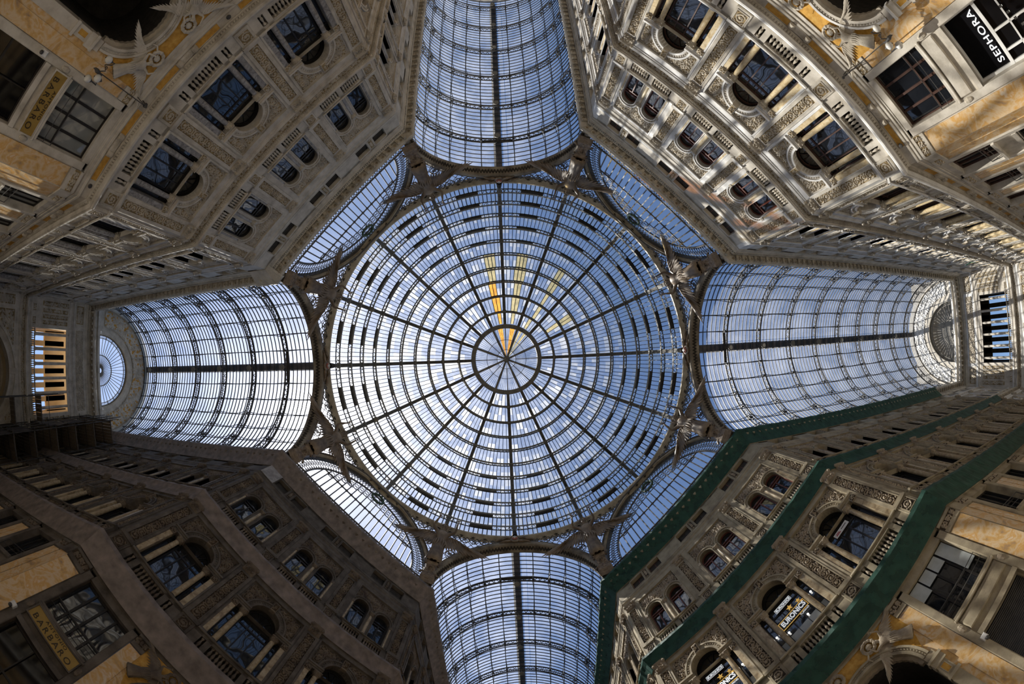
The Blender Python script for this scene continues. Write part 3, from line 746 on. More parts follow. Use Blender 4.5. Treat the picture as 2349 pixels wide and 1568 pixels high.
def arm(key, wn, n, along, xend, nb, styles, ground, near):
    n = Vector(n); M = frame_for(n, n * HW); u = n.cross(Vector((0, 0, 1)))
    sg = 1 if u.dot(Vector(along)) > 0 else -1
    c0 = 19.15 + PITCH / 2
    bays = [sg * (c0 + PITCH * i) for i in range(nb)]
    a, b = sorted((sg * CX, sg * xend))
    m0, m1 = (TQ, 0) if sg > 0 else (0, TQ)
    WALLS[key] = (M, sg)
    build_wall(key, wn, M, bays, a, b, m0, m1, K, PITCH, styles, DESC[key], near, ground=ground, label=f'arcaded wall of the gallery, {DESC[key]}', flip=sg)
XR, XL, YT, YB = 60.85, 47.23, 46.4, 41.9
arm('RU', 'wall_right_upper', (0, -1, 0), (1, 0, 0), XR, 9, ['TR'] * 9, True, 5)
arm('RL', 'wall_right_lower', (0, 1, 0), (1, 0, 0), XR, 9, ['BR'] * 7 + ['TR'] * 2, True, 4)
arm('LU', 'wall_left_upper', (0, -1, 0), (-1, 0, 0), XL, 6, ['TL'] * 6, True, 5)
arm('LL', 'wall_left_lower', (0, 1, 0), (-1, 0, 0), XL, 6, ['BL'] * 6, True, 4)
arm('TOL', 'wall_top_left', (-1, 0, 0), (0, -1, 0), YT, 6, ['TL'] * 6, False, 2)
arm('TOR', 'wall_top_right', (1, 0, 0), (0, -1, 0), YT, 6, ['TR'] * 6, False, 2)
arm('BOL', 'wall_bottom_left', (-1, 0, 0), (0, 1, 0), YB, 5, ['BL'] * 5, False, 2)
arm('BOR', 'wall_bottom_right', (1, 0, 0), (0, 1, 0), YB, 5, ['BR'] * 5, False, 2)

# floor
fl = MB().box(-CX, CX, -CX, CX, -.2, 0, 'floor_stone').box(-XL - 3, -CX, -HW, HW, -.2, 0, 'floor_stone').box(CX, XR + 3, -HW, HW, -.2, 0, 'floor_stone')
fl.box(-HW, HW, -YT, -CX, -.2, 0, 'floor_stone').box(-HW, HW, CX, YB, -.2, 0, 'floor_stone')
put(Node('floor', fl), kind='structure')
# ------------------------------------------------------------------ roofs
ZC, RG, RI = 28.3, 7.7, 6.95
def P2(a, r): return (r * sin(a), ZC + r * cos(a))           # a from crown
def vault(key, name, ax, L0, L1, nt, desc, lab):
    """ax: unit direction of the arm; local x runs along it, local y across"""
    ax = Vector(ax); M = Matrix(((ax.x, -ax.y, 0, 0), (ax.y, ax.x, 0, 0), (0, 0, 1, 0), (0, 0, 0, 1)))
    tr = MB(); n = 44
    for r, w, h in ((RI, .16, .05), (RG - .1, .14, .06)):
        rows = []
        for i in range(n + 1):
            a = -PI / 2 + PI * i / n; q = []
            for dx, dr in ((-w / 2, -h / 2), (w / 2, -h / 2), (w / 2, h / 2), (-w / 2, h / 2)):
                y, z = P2(a, r + dr); q.append((dx, y, z))
            rows.append(q)
        tr.loft(rows, 'iron', True)
    for i in range(n):
        a0, a1 = -PI / 2 + PI * i / n, -PI / 2 + PI * (i + 1) / n
        for (ra, rb) in ((RI, RG - .1), (RG - .1, RI)):
            y0, z0 = P2(a0, ra); y1, z1 = P2(a1, rb); tr.bar((0, y0, z0), (0, y1, z1), .05, .04)
    for k in range(-6, 7):
        a = k * PI / 14; y, z = P2(a, (RI + RG) / 2)
        if k: tr.box(-.14, .14, y - .1, y + .1, z - .2, z + .2, 'iron') if abs(k) in (1, 5) else tr.box(-.1, .1, y - .07, y + .07, z - .12, z + .12, 'iron')
    xs = [22.3 + 4.4 * i for i in range(nt)]
    top = Node(name, None); o = put(top, 'TR', M, label=lab, cat='glass roof', name='barrel_vault_roof')
    tn = Node('arch_truss', tr)
    for x in xs: put(tn, 'TR', T(x, 0, 0), o)
    cuts = [L0] + xs + [L1]
    for k in range(-6, 7):
        if k == 0: continue
        a = k * PI / 14; mb = MB()
        for s0, s1 in zip(cuts[:-1], cuts[1:]):
            m = 10; lo = []; hi = []
            for i in range(m + 1):
                u = i / m; x = s0 + (s1 - s0) * u; dep = .12 + .55 * (2 * u - 1) ** 2 if s1 - s0 > 3 else .12
                y, z = P2(a, RG - .08); hi.append((x, y, z)); y, z = P2(a, RG - .08 - dep); lo.append((x, y, z))
            mb.tube(hi, .04, 4); mb.tube(lo, .03, 4)
            for i in range(m):
                mb.bar(lo[i], hi[i + 1], .025); mb.bar(hi[i], lo[i + 1], .025) if i in (0, 1, m - 2, m - 1) else None
        put(Node('purlin', mb), 'TR', None, o)
    bars = MB(); seg = 28
    nb = int((L1 - L0) / .49)
    for i in range(nb + 1):
        x = L0 + (L1 - L0) * i / nb; rows = []
        for j in range(seg + 1):
            a = -PI / 2 + PI * j / seg
            rows.append([(x + dx, *P2(a, RG + dr)) for dx, dr in ((-.034, -.07), (.034, -.07), (.034, .02), (-.034, .02))])
        bars.loft(rows, 'iron', True)
    put(Node('glazing_grid', bars), 'TR', None, o)
    gl = MB(); seg = 42
    for i in range(nb):
        xa, xb = L0 + (L1 - L0) * i / nb, L0 + (L1 - L0) * (i + 1) / nb
        for j in range(seg):
            ro = 'glass_vault'
            a0, a1 = -PI / 2 + PI * j / seg, -PI / 2 + PI * (j + 1) / seg
            gl.add([(xa, *P2(a0, RG)), (xb, *P2(a0, RG)), (xb, *P2(a1, RG)), (xa, *P2(a1, RG))], [(0, 1, 2, 3)], ro)
    put(Node('glazing', gl), 'TR', None, o)
    wk = MB().box(L0 + .4, L1, -.36, .36, ZC + RG + .25, ZC + RG + .32, 'walkway')
    for x in range(int(L0) + 4, int(L1)): wk.box(x - .03, x + .03, -.4, .4, ZC + RG + .02, ZC + RG + .26, 'iron')
    for s_ in (-1, 1): wk.tube([(L0 + .5, s_ * .4, ZC + RG + 1.1), (L1, s_ * .4, ZC + RG + 1.1)], .03, 4)
    put(Node('ridge_walkway', wk), 'TR', None, o)
    cb = MB().box(L0, L1, HW, HW + .35, 27.4, ZC, 'stone').box(L0, L1, -HW - .35, -HW, 27.4, ZC, 'stone')
    put(Node('trim_1', cb), 'BL', M, name='trim_1', kind='structure')
    # ventilating louvre housings at the first truss
    hs = MB().box(xs[0] - .17, xs[0] + .17, -1.7, 1.7, ZC + RG - .30, ZC + RG - .22, 'iron')
    put(Node('crown_girder', hs), 'TR', None, o)
    # round lamps under the crown
    lm = MB().lathe([(0, 0), (.24, 0), (.30, .05), (.30, .12), (.1, .22), (.04, .3), (.04, .62)], 0, 0, 14, 'iron_grey', -.62); lm.lathe([(.0, -.01), (.2, -.01), (.2, 0)], 0, 0, 12, 'pane_grey', -.62)
    for s_ in (-1, 1): lm.bar((0, 0, -.3), (s_ * .25, 0, 0), .03, .03, 'iron_grey')
    ln = Node('round_lamp', lm)
    for i, x in enumerate(xs[:8]):
        put(ln, 'TR', M @ T(x + .05, 0, ZC + RI + (0 if i else -.02)), label=f'round roof lamp under {ORD[i]} truss from the dome, {desc}', cat='lamp', group=f'roof lamps, {desc}')
    return M
V = {}
V['R'] = vault('R', 'barrel_vault_roof', (1, 0, 0), CX - .1, XR, 9, 'right arm vault', 'long curved glass and iron vault over the right arm')
V['L'] = vault('L', 'barrel_vault_roof', (-1, 0, 0), CX - .1, XL, 6, 'left arm vault', 'curved glass vault, whitest with sun glare, over the left arm')
V['T'] = vault('T', 'barrel_vault_roof', (0, -1, 0), CX - .1, YT, 6, 'top arm vault', 'curved glass and iron vault over the top arm')
V['B'] = vault('B', 'barrel_vault_roof', (0, 1, 0), CX - .1, YB, 5, 'bottom arm vault', 'curved glass and iron vault over the bottom arm')

# mouth arches of the four vaults
def mouth(M, lab, st):
    rows = []; n = 40; zc = 27.35
    prof = [(18.6, 7.7), (18.45, 7.12), (18.2, 7.05), (17.62, 7.05), (17.5, 7.10), (17.42, 7.22), (17.42, 7.42), (17.5, 7.6), (18.6, 7.75)]
    for i in range(n + 1):
        a = -PI / 2 + PI * i / n; rows.append([(x, r * sin(a), zc + r * cos(a)) for x, r in prof])
    mb = MB().loft(rows, 'arch_stone')
    orn = MB()
    for i in range(150):                                       # dark leaf band on the soffit
        a = -PI / 2 + PI * (i + .5) / 150; c = (17.92 + .08 * (-1) ** i, 7.03 * sin(a), zc + 7.03 * cos(a)); orn.sphere(c, .11, 5, 'soot', (1.6, 1, 1))
    o = put(Node('vault_mouth_arch', mb, [Node('leaf_band', orn)]), st, M, label=lab, cat='arch')
    cr = MB()                                                   # crest with a cross at the crown
    cr.sphere((17.3, 0, 35.0), .48, 12, 'bronze', (.35, 1.0, 1.1)); cr.sphere((17.12, 0, 35.0), .30, 10, 'crest_red', (.35, 1, 1.1))
    cr.box(16.98, 17.1, -.05, .05, 34.8, 35.2, 'letter_cream').box(16.98, 17.1, -.2, .2, 34.96, 35.05, 'letter_cream')
    for s_ in (-1, 1):
        cr.tube([(17.3, s_ * .4, 35.2), (17.25, s_ * .8, 35.35), (17.3, s_ * 1.2, 35.05), (17.35, s_ * 1.6, 35.1), (17.35, s_ * 1.9, 34.9)], [.16, .2, .16, .12, .04], 6, 'bronze')
        cr.tube([(17.3, s_ * .4, 34.8), (17.25, s_ * .7, 34.6), (17.3, s_ * 1.1, 34.65), (17.35, s_ * 1.5, 34.5)], [.14, .16, .1, .04], 6, 'bronze')
    cr.tube([(17.2, 0, 35.5), (17.0, 0, 36.0), (17.05, 0, 36.4)], [.3, .22, .08], 7, 'soot')
    put(Node('shield_crest', cr), st, M, label='bronze shield crest with a cross, ' + lab.split(', ')[1], cat='crest')
mouth(V['R'], 'broad plastered arch at the vault mouth, dome side of right arm', 'TR'); mouth(V['L'], 'broad plastered arch at the vault mouth, dome side of left arm', 'TR')
mouth(V['T'], 'broad plastered arch at the vault mouth, dome side of top arm', 'TR'); mouth(V['B'], 'broad plastered arch at the vault mouth, dome side of bottom arm', 'TR')

# dome
DR = [(17.30, 35.6), (17.16, 37.8), (16.76, 39.98), (16.15, 41.96), (15.32, 43.86), (14.25, 45.7), (13.06, 47.3), (11.63, 48.82), (10.13, 50.09), (8.4, 51.24), (6.4, 52.22), (4.79, 52.8), (4.26, 52.95)]
def nrm(i):
    a = DR[max(0, i - 1)]; b = DR[min(len(DR) - 1, i + 1)]; d = Vector((b[0] - a[0], b[1] - a[1])).normalized(); return (d.y, -d.x)
DO = [(r + .48 * nrm(i)[0], z + .48 * nrm(i)[1]) for i, (r, z) in enumerate(DR)]
dome = put(Node('glass_dome', None), 'TR', label='great ribbed glass and iron dome over the octagon', cat='dome')
rib = MB(); rows = []
for i in range(len(DR)):
    w = .15 if i < 11 else .12
    rows.append([(DR[i][0], -w, DR[i][1]), (DR[i][0], w, DR[i][1]), (DO[i][0], w, DO[i][1]), (DO[i][0], -w, DO[i][1])])
rib.loft(rows, 'iron_grey', True)
rows = [[(r, -.2, z), (r, .2, z), (r, .2, z + .08), (r, -.2, z + .08)] for r, z in DR[:12]]; rib.loft(rows, 'iron_grey', True)
for r, z in DR[1:11]: rib.box(r - .04, r + .3, -.28, .28, z - .1, z + .14, 'iron_grey')
big = MB(); big.merge(rib); big.loft([[(4.3, -.16, 52.9), (4.3, .16, 52.9), (4.3, .16, 53.3), (4.3, -.16, 53.3)], [(.3, -.12, 53.75), (.3, .12, 53.75), (.3, .12, 54.1), (.3, -.12, 54.1)]], 'iron_grey', True)
sml = MB(); sml.merge(rib); sml.loft([[(4.3, -.07, 52.9), (4.3, .07, 52.9), (4.3, .07, 53.2), (4.3, -.07, 53.2)], [(.3, -.04, 53.8), (.3, .04, 53.8), (.3, .04, 54.0), (.3, -.04, 54.0)]], 'iron_grey', True)
NB, NS = Node('dome_rib', big), Node('dome_rib', sml)
for k in range(16): put(NB if k % 2 else NS, 'TR', Matrix.Rotation(k * PI / 8, 4, 'Z'), dome)
def cyl(r, a, z): return (r * cos(a), r * sin(a), z)
for i in range(1, 11):
    (r0, z0), (r1, z1) = DR[i], DO[i]; mb = MB(); ns = 10
    for (r, z, w) in ((r0, z0, .22), (r1, z1, .15)):
        m = 160; rows = []; nx, nz = nrm(i); tx, tz = -nz * w / 2, nx * w / 2
        for j in range(m + 1):
            a = 2 * PI * j / m; rows.append([cyl(r - tx, a, z - tz), cyl(r + tx, a, z + tz), cyl(r + tx + nx * .04, a, z + tz + nz * .04), cyl(r - tx + nx * .04, a, z - tz + nz * .04)])
        mb.loft(rows, 'iron_grey' if r == r0 else 'iron', True)
    n = max(6, int(2 * PI * r0 / 16 / .36)); n += n % 2
    for s_ in range(16):
        for j in range(n):
            a0, a1 = (s_ + j / n) * PI / 8, (s_ + (j + 1) / n) * PI / 8
            if i < 6 and .33 <= (j + .5) / n <= .67:
                mb.add([cyl(r0 + .04, a0, z0), cyl(r0 + .04, a1, z0), cyl(r1 + .04, a1, z1), cyl(r1 + .04, a0, z1), cyl(r0 + .06, a0, z0 + .03), cyl(r0 + .06, a1, z0 + .03), cyl(r1 + .06, a1, z1 + .03), cyl(r1 + .06, a0, z1 + .03)], [(0, 1, 2, 3), (7, 6, 5, 4), (0, 4, 5, 1), (2, 6, 7, 3)], 'iron')
            elif i < 9:
                p, q = (cyl(r0, a0, z0), cyl(r1, a1, z1)) if j % 2 else (cyl(r1, a0, z1), cyl(r0, a1, z0)); mb.bar(p, q, .045, .03)
            elif j % 2: mb.bar(cyl(r0, a0, z0), cyl(r1, a0, z1), .04)
        if i < 9:
            for e in (.06, .94):
                a = (s_ + e) * PI / 8; c = Vector(cyl((r0 + r1) / 2, a, (z0 + z1) / 2)); t = Vector((-sin(a), cos(a), 0)); v = (Vector(cyl(r1, a, z1)) - Vector(cyl(r0, a, z0))).normalized()
                mb.tube([tuple(c + .17 * (t * cos(b) + v * sin(b))) for b in [2 * PI * q / 10 for q in range(10)]], .03, 4, 'iron_grey', True)
    put(Node('ring_truss', mb), 'TR', None, dome)
# compression ring round the lantern
rows = []
for j in range(97):
    a = 2 * PI * j / 96; rows.append([cyl(4.26, a, 52.9), cyl(4.82, a, 52.75), cyl(4.82, a, 53.15), cyl(4.26, a, 53.3)])
cr = MB().loft(rows, 'iron_grey', True)
for k in range(16):
    a = k * PI / 8; cr.sphere(cyl(4.55, a, 52.8), .1, 6, 'iron_grey')
put(Node('compression_ring', cr), 'TR', None, dome)
hub = MB().lathe([(0, -.2), (.16, -.15), (.2, 0), (.34, .05), (.42, .25), (.42, .7), (0, .75)], 0, 0, 20, 'iron_grey', 53.5)
put(Node('hub', hub), 'TR', None, dome)
lan = MB()
for k in range(96):
    if k % 6 == 0: continue
    a = 2 * PI * k / 96; lan.bar(cyl(4.25, a, 53.05), cyl(.4 if k % 3 == 0 else 1.3, a, 53.9 if k % 3 == 0 else 53.68), .04, .05)
for r, z in ((2.7, 53.35), (1.3, 53.65)): lan.tube([cyl(r, 2 * PI * j / 48, z) for j in range(48)], .03, 4, 'iron', True)
put(Node('glazing_grid', lan), 'TR', None, dome)
# glazed sectors
def sector(k):
    a0 = k * PI / 8; gl = MB(); br = MB()
    for i in range(len(DO) - 2):
        (ra, za), (rb, zb) = DO[i], DO[i + 1]
        n = max(5, round((ra + rb) / 2 * PI / 8 / .47))
        for j in range(n):
            p, q = a0 + PI / 8 * j / n, a0 + PI / 8 * (j + 1) / n
            mid = (j + .5) / n; up = (math.degrees(a0) + 360) % 360
            for h in range(2):
                fa, fb = h / 2, (h + 1) / 2; r_ = random.random(); ro = 'glass_dome'
                if r_ < (.5 if h == 0 else .14): ro = 'glass_patch'
                if i >= 6:
                    if up in (247.5,) and .55 < mid < .8: ro = 'glass_orange' if i >= 8 else 'glass_ochre'
                    if up in (270,) and .35 < mid < .62: ro = 'glass_ochre' if i < 9 else 'glass_ochre'
                    if up in (292.5,) and .45 < mid < .62: ro = 'glass_ochre'
                    if up in (315,) and .5 < mid < .7 and i >= 8: ro = 'glass_ochre'
                r1, z1 = ra + (rb - ra) * fa, za + (zb - za) * fa; r2, z2 = ra + (rb - ra) * fb, za + (zb - za) * fb
                gl.add([cyl(r1, p, z1), cyl(r1, q, z1), cyl(r2, q, z2), cyl(r2, p, z2)], [(0, 1, 2, 3)], ro)
            if j: br.bar(cyl(ra, p, za), cyl(rb, p, zb), .065, .09)
    n = 5
    for j in range(n):
        p, q = a0 + PI / 8 * j / n, a0 + PI / 8 * (j + 1) / n; ro = 'glass_dome'
        if k in (11, 12) and j in (2, 3): ro = 'glass_orange'
        if k == 13 and j in (1, 3): ro = 'glass_ochre'
        gl.add([cyl(4.4, p, 53.15), cyl(4.4, q, 53.15), cyl(.3, q, 54.0), cyl(.3, p, 54.0)], [(0, 1, 2, 3)], ro)
    return Node('glazed_sector', gl, [Node('glazing_grid', br)])
for k in range(16): put(sector(k), 'TR', None, dome)
# base ring with leaf ornaments
rows = []
for j in range(161):
    a = 2 * PI * j / 160; rows.append([cyl(r, a, z) for r, z in ((17.3, 35.75), (17.22, 35.7), (17.22, 35.5), (17.34, 35.42), (17.72, 35.12), (17.8, 35.15), (17.85, 35.3), (17.85, 35.9))])
put(Node('ring_beam', MB().loft(rows, 'ring_paint')), 'TR', None, dome)
lf = MB(); c = Vector(cyl(17.54, 0, 35.24)); t = Vector((0, 1, 0)); v = Vector((.8, 0, -.6)); nn = Vector((-.6, 0, -.8)) * .03
pts = [c + nn + t * x * .22 + v * y * .22 for x, y in ((0, -.6), (.25, -.1), (.9, -.3), (.6, .25), (.2, .2), (0, .9), (-.2, .2), (-.6, .25), (-.9, -.3), (-.25, -.1))]
lf.add([tuple(p) for p in pts] + [tuple(p - nn * .9) for p in pts], [tuple(range(10))] + [(i, (i + 1) % 10, 10 + (i + 1) % 10, 10 + i) for i in range(10)], 'soot')
LF = Node('leaf_ornament', lf)
for j in range(96): put(LF, 'TR', Matrix.Rotation(2 * PI * (j + .5) / 96, 4, 'Z'), dome)
dl = MB().lathe([(0, 0), (.26, 0), (.3, .05), (.3, .14), (.1, .25), (.05, .4)], 0, 0, 14, 'iron_grey', -.4)
for nm, k, i in (('above the dome rib right of upper crest', 13, 3), ('above the upper left dome rib', 11, 3), ('lower right dome rib', 1, 3), ('near upper right corner figures', 15, 3), ('lower left dome rib beside left arm', 7, 3), ('lower left dome rib', 6, 3), ('upper left dome rib beside left arm', 9, 3), ('lower right dome rib beside bottom arm', 3, 3)):
    a = k * PI / 8; r, z = DR[i]; put(Node('round_lamp', dl), 'TR', T(*cyl(r - .1, a, z)), label=f'round dome lamp on {nm}', cat='lamp', group='round lamps on the dome ribs')

# lunettes over the corner facades
def lunette(nm, M, st):
    M = M @ T(0, -.55, 0); z0 = 28.45
    fr = MB(); fr.archband(0, z0, 7.0, 7.28, -.42, .2, 40, 'ring_paint'); fr.archband(0, z0, 6.92, 7.0, -.2, .2, 40, 'lace'); fr.archband(0, z0, 5.68, 5.76, -.08, .06, 40, 'lace')
    lace = MB()
    for i in range(62):
        a = PI * (i + .5) / 62
        for (rr, q) in ((6.68, .19), (6.3, .12)):
            c = (rr * cos(a), 0, z0 + rr * sin(a)); lace.tube([(c[0] + q * cos(b), 0, c[2] + q * sin(b)) for b in [2 * PI * t / 7 for t in range(7)]], .035, 3, 'lace', True)
        for dr in (5.9,):
            c = (dr * cos(a), 0, z0 + dr * sin(a)); lace.tube([(c[0] + .12 * cos(b + a), 0, c[2] + .14 * sin(b + a)) for b in [PI * t / 4 for t in range(7)]], .03, 3, 'lace')
        lace.bar((5.76 * cos(a), 0, z0 + 5.76 * sin(a)), (6.95 * cos(a + .03), 0, z0 + 6.95 * sin(a + .03)), .04, .04, 'lace')
    for i in range(26):                                        # trussed sill band
        x = -6.9 + 13.8 * (i + .5) / 26; lace.tube([(x + .3 * cos(b), 0, 28.05 + .3 * sin(b)) for b in [2 * PI * t / 9 for t in range(9)]], .03, 3, 'lace', True)
        lace.bar((x - .27, 0, 27.7), (x + .27, 0, 28.42), .04, .04, 'lace'); lace.bar((x + .27, 0, 27.7), (x - .27, 0, 28.42), .04, .04, 'lace')
    fr.box(-7.2, 7.2, -.06, .06, 28.4, 28.48, 'lace').box(-7.2, 7.2, -.06, .06, 27.45, 27.6, 'lace')
    mu = MB(); W = 5.7; n = 21; dx = 2 * W / n
    for i in range(1, n):
        x = -W + dx * i; mu.box(x - .045, x + .045, -.06, .04, 28.45, z0 + sqrt(max(0, W * W - x * x)), 'lace')
    for z in (31.1,):
        w = sqrt(W * W - (z - z0) ** 2); mu.box(-w, w, -.06, .04, z - .035, z + .035, 'lace')
        for i in range(1, n):
            x = -W + dx * i
            if abs(x) < w: mu.lathe([(0, -.05), (.11, -.04), (.11, .04), (0, .05)], x, 0, 8, 'lace', z); mu.add([(x + .12 * cos(t), -.065, z + .12 * sin(t)) for t in [2 * PI * j / 8 for j in range(8)]], [tuple(range(8))], 'lace')
    for i in range(n):                                         # filigree in the crown of each light
        x = -W + dx * (i + .5); w = W * W - x * x
        if w > 9:
            zt = z0 + sqrt(w)
            for j in range(3): mu.tube([(x + .2 * cos(b), 0, zt - .25 - .42 * j + .2 * sin(b)) for b in [2 * PI * t / 7 for t in range(7)]], .028, 3, 'lace', True)
            mu.box(x - .26, x + .26, -.03, .03, zt - 1.32, zt - 1.28, 'lace')
    gl = MB(); n = 36
    gl.add([(6.95 * cos(PI * k / n), .05, z0 + 6.95 * sin(PI * k / n)) for k in range(n + 1)] + [(-6.95, .05, 27.5), (6.95, .05, 27.5)], [tuple(range(n + 3))], 'glass_lun')
    wr = MB().tube([(.62 * cos(b), -.16, 33.75 + .62 * sin(b)) for b in [2 * PI * t / 24 for t in range(24)]], [.11 + .04 * (t % 2) for t in range(24)], 6, 'wreath_green', True)
    put(Node('lunette_window', fr, [Node('lacework', lace), Node('mullion_grid', mu), Node('pane', gl), Node('wreath', wr)]), st, M, label=f'half-round lacework lunette window with a round wreath, above {DESC[nm]}', cat='window', group='lunettes under the dome ring')
for nm in NF: lunette(nm, WALLS[nm], nm)

# pendentives: lattice between dome ring, arches and lunettes
def pend_point(u, v, phc):
    """u: metres along the ring from the corner azimuth, v: metres down from the ring"""
    R = 17.45; ph = u / R; side = 'arm' if u < 0 else 'lun'
    rel = PI / 8 - abs(ph); rel = max(0.0, rel)
    a, zc, rr = (17.5, 27.35, 7.55) if side == 'arm' else (17.35, 28.45, 7.25)
    t = a * tan(rel); zb = zc + sqrt(max(0.01, rr * rr - t * t)); rb = a / cos(rel)
    rt, zt = 17.6, 35.35; zb = min(zb, zt - .05)
    L = math.hypot(rb - rt, zb - zt); s = min(1.0, v / max(L, .01))
    return Vector((rt + (rb - rt) * s, ph, zt + (zb - zt) * s)), L
def pend_node():
    lat = MB(); ros = MB(); W = 17.45 * PI / 8
    def P(u, v):
        p, L = pend_point(u, v, 0); return (p.x * cos(p.y), p.x * sin(p.y), p.z)
    def LL(u): return pend_point(u, 0, 0)[1]
    n = 120
    for k in range(-14, 15):                                     # diagonal grid
        for dirn in (-1, 1):
            prev = None
            for q in range(0, 46):
                v = q * .17; u = k * .62 + dirn * v * .8
                if abs(u) >= W - .1 or v > LL(u): prev = None; continue
                c = P(u, v)
                if prev: lat.bar(prev, c, .045, .04, 'lace')
                prev = c
    for side in (-1, 1):
        N_ = 44; e1 = []
        for i in range(N_ + 1): u = side * W * i / N_; e1.append(P(u, LL(u)))
        lat.tube(e1, .09, 5, 'lace'); lat.tube([P(side * W * i / N_, 0.02) for i in range(N_ + 1)], .08, 5, 'lace')
    def disc(u, v, rad, sp=6):
        c = [P(u + rad * cos(b), v + rad * sin(b)) for b in [2 * PI * t / 14 for t in range(14)]]
        ros.tube(c, .05, 4, 'lace', True); ce = P(u, v)
        for t in range(sp): ros.bar(ce, P(u + rad * cos(2 * PI * t / sp), v + rad * sin(2 * PI * t / sp)), .05, .04, 'lace')
        ros.tube([P(u + rad * .4 * cos(2 * PI * t / 8), v + rad * .4 * sin(2 * PI * t / 8)) for t in range(8)], .035, 4, 'lace', True)
    for side in (-1, 1):
        u = .2
        while u < W:
            L = LL(side * u); rad = min(.44, L * .42)
            if rad < .12: break
            disc(side * u, rad + .06, rad)
            if L > 2.2: disc(side * u, L - .52, .4)
            u += 2 * rad + .06
    gl = MB(); rows = []
    for i in range(-22, 23):
        u = W * i / 22; p0 = pend_point(u, 0, 0)[0]; p1 = pend_point(u, 99, 0)[0]
        rows.append([((p.x + .25) * cos(p.y), (p.x + .25) * sin(p.y), p.z) for p in (p0, p1)])
    gl.loft(rows, 'glass_vault')
    return Node('pendentive_lattice', lat, [Node('rosette_band', ros), Node('pane', gl)])
PN = pend_node()
# corner azimuths: sign +1 where the arm lies clockwise of the corner
CORN = []
for base, nm in ((0, 'right'), (90, 'bottom'), (180, 'left'), (270, 'top')):
    for s_ in (1, -1): CORN.append((base + s_ * 22.5, s_, nm))
for az, s_, nm in CORN:
    # in the node, u<0 (towards smaller azimuth) is the arm side
    M = Matrix.Rotation(math.radians(az), 4, 'Z')
    if s_ < 0: M = M @ Matrix.Scale(-1, 4, (0, 1, 0))
    which = {('right', 1): 'lower side of right arm', ('right', -1): 'upper side of right arm', ('left', 1): 'upper side of left arm', ('left', -1): 'lower side of left arm',
             ('top', 1): 'right side of top arm', ('top', -1): 'left side of top arm', ('bottom', 1): 'left side of bottom arm', ('bottom', -1): 'right side of bottom arm'}[(nm, s_)]
    put(PN, 'TR', M, label=f'iron lattice pendentive with wheel rosettes, {which}', cat='lattice', group='pendentives under the dome ring')

# ------------------------------------------------------------------ figures
def skin(verts, edges, radii, root=0, sub=1, role='bronze', name='body'):
    me = bpy.data.meshes.new('tmp'); me.from_pydata(verts, edges, []); ob = bpy.data.objects.new('tmp', me); COL.objects.link(ob)
    md = ob.modifiers.new('s', 'SKIN'); md.use_smooth_shade = True
    for i, r in enumerate(radii):
        d = me.skin_vertices[0].data[i]; d.radius = (r, r) if not isinstance(r, tuple) else r; d.use_root = (i == root)
    if sub: sm = ob.modifiers.new('b', 'SUBSURF'); sm.levels = sub; sm.render_levels = sub
    dg = bpy.context.evaluated_depsgraph_get(); dg.update()
    m2 = bpy.data.meshes.new_from_object(ob.evaluated_get(dg)); bpy.data.objects.remove(ob)
    mb = MB(); mb.add([tuple(v.co) for v in m2.vertices], [tuple(p.vertices) for p in m2.polygons], role); mb.smooth = True
    bpy.data.meshes.remove(m2); return mb

